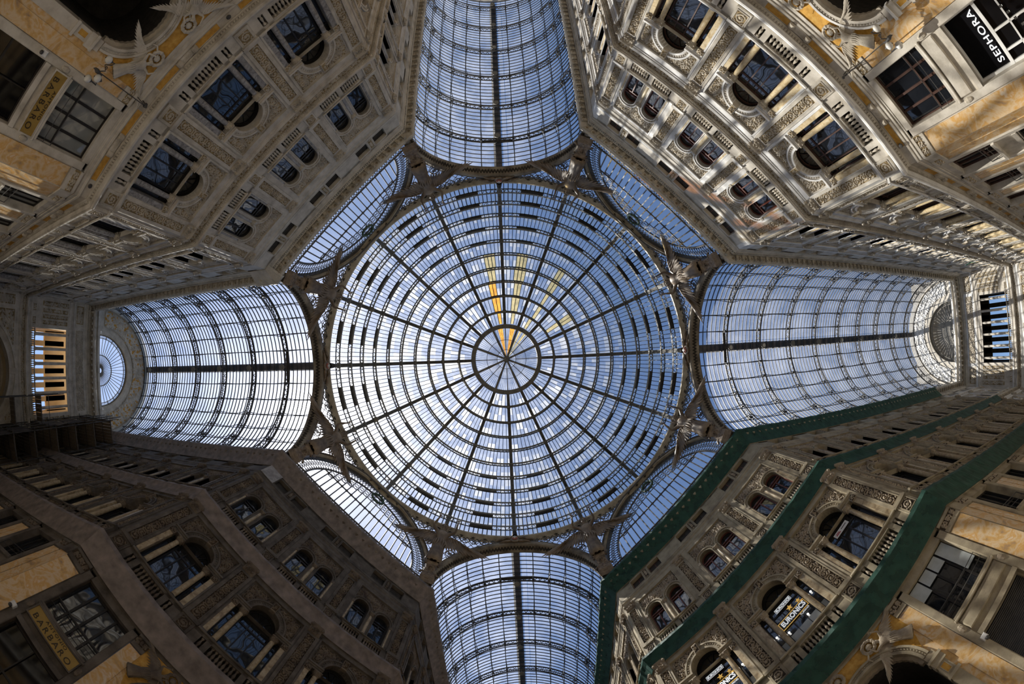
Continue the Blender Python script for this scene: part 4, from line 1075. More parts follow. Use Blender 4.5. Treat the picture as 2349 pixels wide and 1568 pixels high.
def angel_node(reach=True, role='bronze', nm='angel_statue'):
    """winged woman about 1.75 m tall, front towards -y, feet at the origin; long robe, raised arms"""
    J = dict(pel=(0, 0, .95), wai=(0, -.01, 1.10), che=(0, -.02, 1.32), nek=(0, -.01, 1.49), hd1=(0, -.04, 1.60), hd2=(0, -.05, 1.71),
             sL=(-.17, 0, 1.42), eL=(-.40, -.10, 1.58), wL=(-.30, -.24, 1.80), hL=(-.27, -.27, 1.88),
             sR=(.17, 0, 1.42), eR=(.38, -.12, 1.55), wR=(.36, -.26, 1.78), hR=(.36, -.29, 1.86),
             kL=(-.11, -.12, .52), aL=(-.13, .02, .09), tL=(-.13, -.12, .04), kR=(.10, -.02, .50), aR=(.11, .05, .09), tR=(.12, -.10, .04), hpL=(-.1, 0, .9), hpR=(.1, 0, .9))
    R = dict(pel=.15, wai=.115, che=(.16, .12), nek=.055, hd1=.085, hd2=.09, sL=.07, eL=.045, wL=.032, hL=.03, sR=.07, eR=.045, wR=.032, hR=.03, kL=.075, aL=.045, tL=.035, kR=.075, aR=.045, tR=.035, hpL=.11, hpR=.11)
    names = list(J); ix = {n: i for i, n in enumerate(names)}
    E = [('pel', 'wai'), ('wai', 'che'), ('che', 'nek'), ('nek', 'hd1'), ('hd1', 'hd2'), ('che', 'sL'), ('sL', 'eL'), ('eL', 'wL'), ('wL', 'hL'), ('che', 'sR'), ('sR', 'eR'), ('eR', 'wR'), ('wR', 'hR'),
         ('pel', 'hpL'), ('hpL', 'kL'), ('kL', 'aL'), ('aL', 'tL'), ('pel', 'hpR'), ('hpR', 'kR'), ('kR', 'aR'), ('aR', 'tR')]
    V = [J[n] for n in names]; RR = [R[n] for n in names]; EE = [(ix[a], ix[b]) for a, b in E]
    body = skin(V, EE, RR, ix['pel'], 1, role)
    face = MB(); face.sphere((0, -.135, 1.655), .018, 6, role, (1, 1.4, 1.6))
    for s_ in (-1, 1): face.sphere((s_ * .032, -.125, 1.69), .012, 6, role); face.sphere((s_ * .09, -.04, 1.66), .02, 6, role, (.5, 1, 1.4))
    face.sphere((0, -.13, 1.61), .017, 6, role, (1.6, 1, .6)); body.merge(face)
    for s_, h in ((-1, J['hL']), (1, J['hR'])):
        for f in range(5):                                       # five fingers
            a = (f - 2) * .22; L = (.05, .075, .085, .078, .06)[f] * 1.1; b0 = Vector(h) + Vector((s_ * .012 * (f - 2), 0, .02))
            if f == 0: a = -.9
            t = Vector((s_ * sin(a), -.35, cos(a))).normalized()
            body.tube([tuple(b0), tuple(b0 + t * L * .55), tuple(b0 + t * L + Vector((0, -.02, -.005)))], [.012, .011, .007], 5, role)
    robe = MB(); rows = []; n = 36
    prof = [(.0, .20, .17), (.05, .27, .22), (.25, .235, .20), (.5, .205, .185), (.75, .185, .165), (.95, .175, .15), (1.08, .135, .115), (1.16, .16, .135), (1.3, .19, .15), (1.42, .17, .12), (1.455, .10, .08)]
    for z, a, b in prof:
        row = []
        for k in range(n):
            t = 2 * PI * k / n; f = 1 + (.10 * sin(9 * t + z * 3) + .05 * sin(17 * t)) * max(0, 1 - z / 1.25)
            row.append((a * f * cos(t), b * f * sin(t) - .03 * (z < .8), z + .03))
        rows.append(row)
    robe.loft(rows, role, True); robe.smooth = True
    for k in range(7):                                           # loose sash and over-fold
        t = PI * (.15 + .7 * k / 6) + PI; robe.tube([(.19 * cos(t), .165 * sin(t), 1.02), (.23 * cos(t + .1), .2 * sin(t + .1), .85), (.22 * cos(t - .1), .2 * sin(t - .1), .66)], [.02, .035, .008], 5, role)
    hair = MB().sphere((0, .0, 1.70), .105, 10, role, (1, 1.05, .95)).sphere((0, .09, 1.68), .055, 8, role); hair.tube([(.1 * cos(t), -.04 + .1 * sin(t), 1.745) for t in [2 * PI * q / 14 for q in range(14)]], .016, 5, role, True)
    kids = [Node('robe', robe), Node('hair', hair)]
    for s_ in (-1, 1):                                           # wings: layered feathers
        w = MB(); base = Vector((s_ * .08, .13, 1.30))
        arm = [base, Vector((s_ * .30, .22, 1.52)), Vector((s_ * .62, .20, 1.46)), Vector((s_ * .86, .12, 1.25))]
        w.tube([tuple(p) for p in arm], [.05, .06, .045, .02], 6, role)
        for lay, (cnt, ln) in enumerate(((15, .82), (13, .54), (11, .30))):
            for i in range(cnt):
                f = i / (cnt - 1); seg = f * 3; j = min(2, int(seg)); p = arm[j].lerp(arm[j + 1], seg - j)
                ang = (.10 + 1.25 * f ** 1.3); L = ln * (.62 + .45 * f); d = Vector((s_ * sin(ang), -.04 + .05 * lay, -cos(ang))).normalized()
                wd = .074 - .008 * lay; nrm_ = d.cross(Vector((0, 1, 0))).normalized(); yo = -.018 * lay
                q = [p + Vector((0, yo, 0)), p + d * L * .5 + nrm_ * wd + Vector((0, yo, 0)), p + d * L + Vector((0, yo, 0)), p + d * L * .5 - nrm_ * wd + Vector((0, yo, 0))]
                up_ = Vector((0, -.014, 0)); mid = [p + d * L * .1 + up_ * 1.5, p + d * L * .9 + up_]
                w.add([tuple(a) for a in q] + [tuple(a + Vector((0, .012, 0))) for a in q] + [tuple(m + Vector((0, yo, 0))) for m in mid],
                      [(0, 1, 8), (1, 9, 8), (1, 2, 9), (2, 3, 9), (3, 8, 9), (3, 0, 8), (7, 6, 5, 4), (0, 4, 5, 1), (1, 5, 6, 2), (2, 6, 7, 3), (3, 7, 4, 0)], role)
        kids.append(Node('wing', w))
    return Node(nm, body, kids)
AN = angel_node()
halo = MB()
for k in range(15):
    a = PI * (k + .5) / 15; halo.bar((.14 * cos(a), .02, 1.70 + .14 * sin(a)), (.26 * cos(a), .02, 1.70 + .26 * sin(a)), .012, .012, 'bronze')
halo.tube([(.14 * cos(2 * PI * t / 20), .02, 1.7 + .14 * sin(2 * PI * t / 20)) for t in range(20)], .01, 4, 'bronze', True)
AN.kids.append(Node('ray_crown', halo))
corb = MB()
corb.loft([[(sx * w, y, z) for sx, y in ((-1, .35), (-1, -.1 - d), (1, -.1 - d), (1, .35))] for z, w, d in ((-1.2, .62, .2), (-.6, .6, .34), (-.1, .46, .3), (.4, .38, .24), (.8, .48, .34), (1.0, .54, .42), (1.1, .42, .34))], 'bronze')
for s_ in (-1, 1):
    for (x, z, r) in ((.46, -.4, .28), (.36, .72, .2)):
        corb.tube([(s_ * (x + r * (1 - t * .8) * cos(5 * t)), -.35, z + r * (1 - t * .8) * sin(5 * t)) for t in [q / 12 for q in range(13)]], [.1 - .05 * q / 12 for q in range(13)], 6, 'bronze')
corb.relief(-.36, .36, -.9, .8, -.34, .12, .09, 2, r='bronze', g='bronze')
CB = Node('scroll_corbel', corb)
for az, s_, nm in CORN:
    a = math.radians(az); d = Vector((cos(a), sin(a), 0))
    P0 = d * 18.72 + Vector((0, 0, 28.9)); P1 = d * 17.0 + Vector((0, 0, 34.6))
    up = (P1 - P0).normalized(); fwd = -d; x = fwd.cross(up).normalized()      # local -y = fwd
    y = -(fwd - up * fwd.dot(up)).normalized(); x = y.cross(up).normalized()
    def MM(P, s): return Matrix(((x.x, y.x, up.x, P.x), (x.y, y.y, up.y, P.y), (x.z, y.z, up.z, P.z), (0, 0, 0, 1))) @ Matrix.Scale(s, 4)
    which = {('right', 1): 'lower side of right arm', ('right', -1): 'upper side of right arm', ('left', 1): 'upper side of left arm', ('left', -1): 'lower side of left arm',
             ('top', 1): 'right side of top arm', ('top', -1): 'left side of top arm', ('bottom', 1): 'left side of bottom arm', ('bottom', -1): 'right side of bottom arm'}[(nm, s_)]
    put(CB, 'TR', MM(P0, 1.0), label=f'scrolled copper corbel under the angel, {which}', cat='corbel', group='corbels under the angels')
    put(AN, 'TR', MM(P0 + up * 1.0 - y * .2, 2.8), label=f'winged copper angel lifting both arms to the dome ring, {which}', cat='statue', group='angels round the dome ring')
# spandrel figures over the portals
SPN = angel_node(role='stone_white', nm='reclining_winged_figure')
SPD = {'TL': 'stone_clean', 'TR': 'relief_clean', 'BR': 'relief_tan', 'BL': 'relief_dirty'}
SPS = {}
for nm in NF:
    st = dict(STY[nm]); st['stone_white'] = SPD[nm]; st['void'] = 'void'; STY['sp' + nm] = st
    for s_ in (-1, 1):
        M = WALLS[nm] @ T(s_ * 2.42, -.22, 7.72) @ Matrix.Rotation(s_ * math.radians(-46), 4, 'Y') @ Matrix.Diagonal((1.15, .7, 1.0, 1))
        sd = 'left' if s_ < 0 else 'right'
        put(SPN, 'sp' + nm, M, label=f'reclining winged stone figure, {sd} of the portal arch, {DESC[nm]}', cat='statue', group=f'spandrel figures, {DESC[nm]}')
        wr = MB().tube([(.36 * cos(t), 0, .36 * sin(t)) for t in [2 * PI * q / 22 for q in range(22)]], [.09 + .03 * (q % 2) for q in range(22)], 6, 'stone_white', True)
        wr.sphere((0, .02, 0), .2, 8, 'stone_white', (1, .6, 1)); wr.tube([(-.3, 0, -.3), (-.5, -.03, -.55), (-.4, 0, -.8)], [.05, .07, .02], 5, 'stone_white')
        put(Node('stone_wreath', wr), 'sp' + nm, WALLS[nm] @ T(s_ * .92, -.14, 9.02) @ Matrix.Scale(.8, 4), label=f'stone wreath with boss, {sd} of the portal crown, {DESC[nm]}', cat='wreath', group=f'portal wreaths, {DESC[nm]}')
# ------------------------------------------------------------------ end walls of the long arms
def end_wall(side, X, st, desc):
    n = Vector((1 if side == 'right' else -1, 0, 0)); M = frame_for(n, n * X); WALLS['E' + side] = M
    mb = MB(); H = HW
    mb.archpanel(-H, H, 0, 17.3, 0, 5.0, 0, 11.4, 0, 1.2, 28, 'stone', 'stone')
    mb.archband(0, 11.4, 5.0, 5.25, -.1, .3, 32, 'white').archband(0, 11.4, 5.25, 5.7, -.03, .1, 32, 'relief').archband(0, 11.4, 5.7, 5.9, -.12, .1, 32, 'white')
    mb.relief(-5.9, -.4, 12.6, 16.9, -.02, .08, .11, 2, lambda x, z: math.hypot(x, z - 11.4) > 6.0); mb.relief(.4, 5.9, 12.6, 16.9, -.02, .08, .11, 2, lambda x, z: math.hypot(x, z - 11.4) > 6.0)
    mb.box(-.3, .3, -.3, .2, 16.3, 17.2, 'relief')
    for s_ in (-1, 1):
        a, b = sorted((s_ * 6.1, s_ * H)); mb.box(a, b, -.12, .1, 0, 17.2, 'stone'); mb.relief(a + .25, b - .25, 2, 16.8, -.13, .05, .09, 1)
    for (z0, z1) in ((18.45, 19.05), (24.15, 24.6)): mb.box(-H, H, -.05, .4, z0, z1, 'stone')
    for s_ in (-1, 1):
        a, b = sorted((s_ * 4.35, s_ * H)); mb.box(a, b, 0, .4, 18.9, 24.2, 'stone')
        for i in range(3): x = s_ * (4.95 + .62 * i); mb.frame(x - .27, x + .27, 20.4, 23.9, .05, -.05, 0, 'stone'); mb.relief(x - .2, x + .2, 20.5, 23.8, -.01, .06, .07, i)
        a, b = sorted((s_ * 6.65, s_ * 7.15)); mb.relief(a, b, 20.4, 23.9, -.02, .06, .08, 2)
        for i in range(2): x = s_ * (5.1 + 1.3 * i); mb.frame(x - .4, x + .4, 19.15, 19.6, .05, -.05, 0, 'stone'); mb.relief(x - .33, x + .33, 19.2, 19.55, -.01, .05, .07, 2)
        a, b = sorted((s_ * 4.9, s_ * 7.3)); mb.frame(a, b, 24.95, 26.2, .07, -.06, 0, 'stone'); mb.relief(a + .2, b - .2, 25.1, 26.05, -.01, .07, .08, 1)
    mb.box(-H, H, 0, .4, 24.5, 26.45, 'stone'); mb.box(-4.8, 4.8, -.07, 0, 24.85, 26.3, 'white'); mb.relief(-4.4, 4.4, 25.02, 26.12, -.08, .12, .08, 0, g='relief')
    mb.box(-H, H, -.1, .4, 18.9, 19.1, 'white')
    lo = MB(); y0 = 3.0
    for i in range(-3, 4):                                    # outer wall of the open gallery
        x = i * 1.5 + .0; lo.box(x - .28, x + .28, y0, y0 + .5, 18.0, 24.8, 'wallx')
    lo.box(-5.5, 5.5, y0, y0 + .5, 22.1 if side == 'left' else 23.4, 26.5, 'wallx'); lo.box(-5.5, 5.5, y0, y0 + .5, 17.6, 19.4, 'wallx')
    lo.box(-5.5, -4.35, .4, y0, 18.6, 25.4, 'wallx').box(4.35, 5.5, .4, y0, 18.6, 25.4, 'wallx')
    if side == 'right': lo.box(-5.5, 5.5, .4, y0, 24.8, 25.0, 'wallx'); mb.box(-HW, HW, 1.6, 1.9, 27.5, 36.5, 'stone')
    lo.box(-5.5, 5.5, .4, y0 + .5, 17.4, 17.6, 'wallx')
    STY['lo' + side] = dict(wallx='plaster_ext' if side == 'left' else 'void')
    tym = MB(); zc = 28.8; n_ = 40; Ri, Ro = 4.2, 7.95        # tympanum with lunette opening
    rows = [[(r * cos(PI * k / n_), y, zc + r * sin(PI * k / n_)) for k in range(n_ + 1)] for r, y in ((Ri, .6), (Ri, 0), (4.55, -.04), (4.6, .02), (4.95, .02), (5.0, .06), (7.2, .06), (7.25, -.12), (Ro, -.12), (Ro, .4))]
    tym.loft(rows, 'stone'); tym.box(-H - .3, -Ri, 0, .5, 27.4, 28.8, 'stone').box(Ri, H + .3, 0, .5, 27.4, 28.8, 'stone').box(-Ri, Ri, 0, .5, 27.4, 28.6, 'stone'); tym.box(-H, H, -.25, .1, 28.2, 28.45, 'white')
    def mk(x, z): d = math.hypot(x, z - zc); return 5.15 < d < 7.05 and z > zc + .5
    tym.relief(-7.1, 7.1, zc + .4, zc + 7.1, .03, .12, .13, 3, mk, r='white', g='tymg'); STY['ty' + side] = dict(STY[st]); STY['ty' + side]['tymg'] = 'gold_frieze' if side == 'left' else 'stone_white'
    fan = MB()
    for k in range(1, 24):
        a = PI * k / 24; fan.bar((.35 * cos(a), .35, zc + .35 * sin(a)), (4.2 * cos(a), .35, zc + 4.2 * sin(a)), .06, .06, 'iron_grey')
    fan.archband(0, zc, 1.75, 1.85, .3, .4, 30, 'iron_grey').archband(0, zc, .3, .42, .3, .4, 16, 'iron_grey').archband(0, zc, 4.08, 4.2, .28, .42, 36, 'iron_grey').archband(0, zc, 3.75, 3.82, .3, .4, 36, 'iron_grey'); fan.box(-4.2, 4.2, .28, .42, 28.6, 28.8, 'iron_grey')
    for k in range(60):
        a = PI * (k + .5) / 60; fan.bar((3.8 * cos(a), .35, zc + 3.8 * sin(a)), (4.1 * cos(a), .35, zc + 4.1 * sin(a)), .05, .05, 'iron_grey')
    gl = MB(); gl.add([(4.15 * cos(PI * k / 30), .4, zc + 4.15 * sin(PI * k / 30)) for k in range(31)], [tuple(range(31))], 'glass_lun')
    o = put(Node('end_wall', mb, [Node('main_entablature', entab_low(-H, H, 0, 0)), Node('string_cornice', entab_mid(-H, H, 0, 0), [Node('frieze_relief', frieze_mid(-H, H))]), Node('upper_entablature', entab_top(-H, H, 0, 0)), Node('crowning_cornice', cornice_top(-H, H, 0, 0))]),
            st, M, label=f'richly carved end wall of the {side} arm below the vault', name='wall_' + side + '_end', kind='structure')
    put(Node('tympanum', tym), 'ty' + side, None, o)
    put(Node('fanlight', fan, [Node('pane', gl)]), st, M, label=f'half-round fanlight with radiating bars, end of the {side} arm', cat='window')
    put(Node('gallery_back_wall', lo), 'lo' + side, None, o)
    pas = MB().archband(0, 11.4, 5.0, 5.4, 1.2, 11, 24, 'plaster_warm', leg=11.4); pas.archband(0, 11.4, 4.75, 5.0, 2.5, 3.0, 24, 'relief').archband(0, 11.4, 4.75, 5.0, 6.5, 7.0, 24, 'relief'); pas.box(-5.3, 5.3, 11, 11.2, 0, 16.8, 'plaster_warm')
    put(Node('entrance_vault', pas), st, None, o)
    for i, x in enumerate((-3.75, -2.25, -.75, .75, 2.25, 3.75)):
        c = column(x, .2, 19.6, 24.15, .17, .32, 'stone'); side_ = ['first', 'second', 'third', 'fourth', 'fifth', 'sixth'][i if side == 'left' else 5 - i]
        c.name = 'gallery_column'
        # counted from the image-lower side
        xx = (M @ Vector((x, 0, 0))).y; k = sorted([(M @ Vector((q, 0, 0))).y for q in (-3.75, -2.25, -.75, .75, 2.25, 3.75)]).index(xx)
        put(c, st, M, label=f'open gallery column, {ORD[k]} of six from the top of the photo, end of {side} arm', cat='column', group=f'gallery columns, end of {side} arm')
    bal = m_balustrade(18.95, 19.55, 4.3, 40); put(bal, st, M, label=f'white gallery balustrade below the six columns, end of the {side} arm', cat='balustrade')
end_wall('right', XR, 'TR', ''); end_wall('left', XL, 'TL', '')
for nm, n, X, st in (('wall_top_end', (0, -1, 0), YT, 'TR'), ('wall_bottom_end', (0, 1, 0), YB, 'BR')):
    n = Vector(n); mb = MB(); mb.archpanel(-HW, HW, 0, 27.4, 0, 5.0, 0, 11.4, 0, 1.2, 20, 'stone', 'stone'); mb.box(-HW, HW, 1.2, 1.3, 0, 17, 'plaster_warm')
    mb.add([(7.9 * cos(PI * k / 30), 0, 28.0 + 7.9 * sin(PI * k / 30)) for k in range(31)] + [(-7.9, 0, 27.3), (7.9, 0, 27.3)], [tuple(range(33))], 'stone')
    put(Node(nm, mb), st, frame_for(n, n * X), kind='structure')
# unseen panels added so that no daylight leaks in behind the facades
for key in ('TL', 'TR', 'BR', 'BL'):
    put(Node('light_leak_backing', MB().box(-half, half, .9, 1.1, 9.5, 27.5, 'void')), 'TL', WALLS[key], name='light_leak_backing', kind='structure')
for key, xe in (('RU', XR), ('RL', XR), ('LU', XL), ('LL', XL), ('TOL', YT), ('TOR', YT), ('BOL', YB), ('BOR', YB)):
    M, sg = WALLS[key]; a, b = sorted((sg * CX, sg * xe)); put(Node('light_leak_backing', MB().box(a, b, .9, 1.1, 0, 27.5, 'void')), 'TL', M, name='light_leak_backing', kind='structure')

# ------------------------------------------------------------------ protective nets
def net(prof, x0, x1, m0, m1, role, bump=None, sag=.015):
    mb = MB(); L = x1 - x0; n = max(8, int(L / .2)); rows = []
    for i in range(n + 1):
        t = i / n; row = []
        for j, (y, z) in enumerate(prof):
            xa = x0 + m0 * y; xb = x1 - m1 * y; x = xa + (xb - xa) * t; d = sag * sin(5.1 * x + j) + sag * random.uniform(-1, 1)
            if bump and j in bump:
                ph = (x / .64) % 1.0; d -= .07 * max(0, 1 - abs(ph - .5) * 5)
            row.append((x, y + (d if 0 < j < len(prof) - 1 else 0), z))
        rows.append(row + [(p[0], p[1] + .02, p[2] + .01) for p in row[::-1]])
    mb.loft(rows, role, True); return mb
NT = [(-.2, 27.62), (-1.0, 27.6), (-1.02, 27.36), (-.95, 27.28), (-.62, 26.95), (-.34, 26.6), (-.06, 26.2)]
NM = [(-.1, 18.66), (-.42, 18.6), (-.45, 18.42), (-.3, 18.1), (-.2, 17.8), (-.12, 17.45)]
NL_ = [(-.1, 11.05), (-.55, 10.98), (-.58, 10.74), (-.45, 10.4), (-.3, 9.95), (-.16, 9.55)]
def nets(key, x0, x1, m0, m1, role, desc, parts='TML'):
    M = WALLS[key][0] if isinstance(WALLS[key], tuple) else WALLS[key]; col = 'brown' if 'brown' in role else 'green'
    for p, prof, w, b in (('T', NT, 'crowning cornice', (3, 4)), ('M', NM, 'middle cornice', None), ('L', NL_, 'lowest cornice', None)):
        if p in parts: put(Node('protective_net', net(prof, x0, x1, m0, m1, role, b)), 'BL', M, label=f'taut {col} netting wrapped over the {w}, {desc}', cat='net', group=f'{col} debris nets on the cornices')
nets('BL', -half, half, TQ, TQ, 'net_brown', DESC['BL']); nets('BR', -half, half, TQ, TQ, 'net_green', DESC['BR'])
for key, xe, role, parts in (('LL', 43.5, 'net_brown', 'TML'), ('BOL', YB, 'net_brown', 'TML'), ('RL', 51.3, 'net_green', 'TML'), ('BOR', YB, 'net_green', 'TM')):
    M, sg = WALLS[key]; a, b = sorted((sg * CX, sg * xe)); m0, m1 = (TQ, 0) if sg > 0 else (0, TQ); nets(key, a, b, m0, m1, role, DESC[key], parts)
nets('TL', half - .2, half, 0, TQ, 'net_brown', 'corner of upper left facade and left arm', '') 
# cloth wrap on the cornice corner at the left arm
put(Node('protective_net', net(NT, half - .45, half, 0, TQ, 'stone', (3, 4))), 'TL', WALLS['TL'], label='pale cloth wrap round the cornice corner beside the left arm, upper left facade', cat='net')
M, sg = WALLS['LU']; a, b = sorted((sg * CX, sg * (CX + 1.6))); put(Node('protective_net', net(NT, a, b, *((TQ, 0) if sg > 0 else (0, TQ)), 'stone', (3, 4))), 'TL', M, label='pale cloth wrap on the cornice start, pale upper wall of left arm', cat='net')
put(Node('plywood_board', MB().box(-7.64, -6.35, -.12, -.08, 24.7, 26.2, 'board')), 'BL', WALLS['BL'] @ T(0, 0, 0), label='pale plywood board over the attic corner, brown-netted facade at lower left', cat='board')

# ------------------------------------------------------------------ shop signs, fronts and lettering
def text(body, size, M, mat, parent=None, w=None, sx=1.0, bold=0.0, name='lettering'):
    cu = bpy.data.curves.new(name, 'FONT'); cu.body = body; cu.size = size; cu.align_x = 'CENTER'; cu.align_y = 'CENTER'; cu.extrude = .012; cu.offset = bold; cu.space_character = sx
    t_ = bpy.data.objects.new(name, cu); COL.objects.link(t_); bpy.context.view_layer.update()
    me = bpy.data.meshes.new_from_object(t_.evaluated_get(bpy.context.evaluated_depsgraph_get())); bpy.data.objects.remove(t_); bpy.data.curves.remove(cu)
    xs = [v.co.x for v in me.vertices]; s = w / max(.01, max(xs) - min(xs)) if w else 1.0
    me.materials.clear(); me.materials.append(MAT[mat]); o = bpy.data.objects.new(name, me); COL.objects.link(o)
    if parent: o.parent = parent
    o.matrix_local = M @ Matrix.Rotation(PI / 2, 4, 'X') @ Matrix.Diagonal((s, 1, 1, 1)); return o
for nm, x in (('TL', 4.88), ('BL', -4.88)):
    Mw = WALLS[nm] @ T(x, 0, 0)
    pn = MB().box(-1.30, 1.30, -.14, 0, 5.63, 6.25, 'sign_gold'); fr = MB().frame(-1.36, 1.36, 5.58, 6.30, .06, -.18, 0, 'stone')
    for s_ in (-1, 1): fr.sphere((s_ * 1.5, -.12, 5.95), .16, 8, 'relief', (.8, .5, 1.4))
    o = put(Node('shop_sign', pn, [Node('sign_frame', fr)]), nm, Mw, label=f'long brass shop sign reading ANTONIO BARBARO, {DESC[nm]}', cat='sign')
    text('BARBARO', .36, T(0, -.15, 5.84), 'letter_dark', o, 2.2, 1.4); text('ANTONIO', .19, T(0, -.15, 6.12), 'letter_dark', o, 1.25, 1.2)
for nm in NF:
    for s_ in (-1, 1):
        Mw = WALLS[nm] @ T(s_ * 4.88, 0, 0); vis = s_ * (1 if nm in ('TL', 'BR') else -1) > 0; sd = 'left' if s_ < 0 else 'right'
        mz = m_mezz(1.0)
        if vis and nm == 'BR':
            mz.kids.append(Node('roller_blind', MB().box(-1.3, -.68, .2, .24, 8.2, 9.05, 'shade_lit').box(-.6, -.02, .2, .24, 8.4, 9.05, 'shade_lit').box(.06, .62, .2, .24, 8.4, 9.05, 'shade_lit').box(.72, 1.3, .2, .24, 7.2, 9.05, 'shade_lit')))
        put(mz, nm, Mw, label=f'gridded mezzanine shop window, {sd} of the portal, {DESC[nm]}', cat='window', group=f'mezzanine windows, {DESC[nm]}')
        if nm not in ('TL', 'BL') or not vis:
            pn = MB().bevbox(-1.32, 1.32, -.12, 0, 5.60, 6.24, .05, 'stone')
            for q in (-1, 1): pn.sphere((q * 1.5, -.1, 5.95), .16, 8, 'relief', (.8, .5, 1.4))
            put(Node('blank_sign_panel', pn), nm, Mw, label=f'blank stone sign panel, {sd} of the portal, {DESC[nm]}', cat='sign panel')
        kind = 'white' if (nm == 'TR' and vis) else ('shutter' if (nm == 'BR' and vis) else 'dark')
        ds = {'white': 'white-framed shop window with SEPHORA lettering', 'shutter': 'closed dark roller shutter', 'dark': 'dark glazed shop front'}[kind]
        so = put(m_shop(kind), nm, Mw, label=f'{ds}, {sd} of the portal, {DESC[nm]}', cat='shop window' if kind != 'shutter' else 'shutter')
        if kind == 'white':
            text('SEPHORA', .42, T(.05, .2, 3.72), 'letter_white', so, 2.15, 1.15, .004); text('SEPHORA', .2, T(.5, .5, 2.2), 'letter_cream', so, .9)
        if kind != 'shutter':
            for i in range(3 if nm != 'TR' else 5):
                lp = put(Node('shop_spotlight', MB().lathe([(0, 0), (.035, 0), (.035, .03), (.03, .09), (0, .1)], 0, 0, 10, 'bulb').lathe([(.04, .0), (.05, .0), (.05, .14), (.0, .14)], 0, 0, 10, 'iron')), nm, Mw @ T(-.6 + .3 * i, .1, 1.9 + .12 * i), label=f'small lit shop spotlight, {ORD[i]} in its row, {sd} shop, {DESC[nm]}', cat='lamp', group=f'shop spotlights, {DESC[nm]}') if vis else None
# shop lettering in the upper windows of the green-netted facade
for x, bay in ((0, 'middle'), (-4.88, 'left')):
    Mw = WALLS['BR'] @ T(x, 0, 0)
    o = put(Node('lit_shop_sign', MB().box(-.56, .56, .36, .42, 14.55, 14.84, 'frame_dark').frame(-.55, .55, 14.56, 14.83, .02, .34, .36, 'letter_white')), 'BR', Mw, label=f'black EURONICS name board, {bay} window, {DESC["BR"]}', cat='sign')
    text('EURONICS', .2, T(0, .345, 14.69), 'letter_white', o, 1.0, 1.0, .006)
    lg = MB().box(-.9, .86, .42, .44, 13.52, 14.02, 'frame_dark').frame(-.92, .88, 13.50, 14.04, .03, .40, .43, 'star_gold')
    for cx, cz, r in ((.12, 14.28, .19), (.66, 14.18, .15), (.76, 13.98, .1)):
        lg.add([(cx + (r if k % 2 == 0 else r * .42) * sin(PI * k / 5), y, cz + (r if k % 2 == 0 else r * .42) * cos(PI * k / 5)) for y in (.39, .41) for k in range(10)], [tuple(range(10)), tuple(range(10, 20))] + [(k, (k + 1) % 10, 10 + (k + 1) % 10, 10 + k) for k in range(10)], 'star_gold')
    for a, b in ((-1.5, -1.24), (-.88, -.34), (-.3, .3), (.34, .88), (1.26, 1.5)): lg.box(a, b, .44, .455, 12.22, 12.95, 'shade_lit')
    o = put(Node('window_sticker', lg), 'BR', Mw, label=f'EURONICS TUFANO window graphics with gold stars, {bay} window, {DESC["BR"]}', cat='sign')
    text('EURONICS', .42, T(0, .385, 13.77), 'letter_white', o, 1.6, 1.0, .012); text('TUFANO', .15, T(.5, .385, 13.38), 'letter_white', o, .6)
    for i, (lx, lz) in enumerate(((1.38, 13.9), (-1.38, 13.55), (-.8, 13.2), (.45, 13.1))):
        put(Node('ceiling_spotlight', MB().sphere((lx, .42, lz), .06, 8, 'bulb')), 'BR', Mw, label=f'lit round spotlight behind glass, {ORD[i]} from the outermost, {bay} window, {DESC["BR"]}'[:118], cat='lamp', group='spotlights in the upper shop windows')
pz = put(Node('paper_banner', MB().box(-.54, .54, .36, .39, 14.56, 14.86, 'poster_white')), 'BR', WALLS['BR'] @ T(4.88, 0, 0), label='white paper banner with small red print, right bay, green-netted facade at lower right', cat='sign')
put(Node('red_print', MB().box(-.44, -.1, .35, .36, 14.64, 14.70, 'sticker_red').box(-.4, -.16, .35, .36, 14.73, 14.77, 'sticker_red').box(.0, .42, .35, .36, 14.70, 14.74, 'letter_dark')), 'BR', None, pz)

# wall lanterns with three globes
lt = MB(); lt.tube([(0, 0, 2.75), (0, 0, .12)], .022, 5, 'iron'); lt.tube([(0, 0, .35), (.04, 0, .2), (0, 0, 0), (-.03, 0, -.12), (0, 0, -.2)], [.02, .06, .09, .05, .01], 8, 'iron')
gk = []
for i, (gx, gy, gz) in enumerate(((-.58, -.12, .08), (.2, -.1, .2), (.45, .12, -.08))):
    m = Vector((gx, gy, 0)); lt.tube([(0, 0, .05), tuple(m * .3 + Vector((0, 0, .30))), tuple(m * .6 + Vector((0, 0, .1))), tuple(m * .85 + Vector((0, 0, .34))), tuple(m * 1.05 + Vector((0, 0, .40))), (gx, gy, gz + .2)], .026, 6, 'iron')
    lt.tube([(m.x * .5 + .07 * cos(t) * (1 - t / 9), m.y * .5, .22 + .07 * sin(t) * (1 - t / 9)) for t in [q * .7 for q in range(10)]], .02, 4, 'iron')
    g = MB().sphere((gx, gy, gz), .165, 14, 'lamp_globe'); g.smooth = True
    gk.append(Node('globe', g, [Node('globe_cap', MB().lathe([(0, .26), (.03, .22), (.08, .16), (.1, .12), (0, .13)], gx, gy, 10, 'iron', gz).sphere((gx, gy, gz - .17), .03, 6, 'iron'))]))
br = MB().tube([(0, .9, 2.95), (0, .5, 3.05), (0, .1, 2.9), (0, 0, 2.75)], .03, 6, 'iron').tube([(0, .9, 2.6), (0, .5, 2.7), (0, .08, 2.85)], .02, 5, 'iron').sphere((0, -.05, 2.9), .07, 8, 'iron')
LT = Node('hanging_lantern', lt, gk + [Node('bracket', br)])
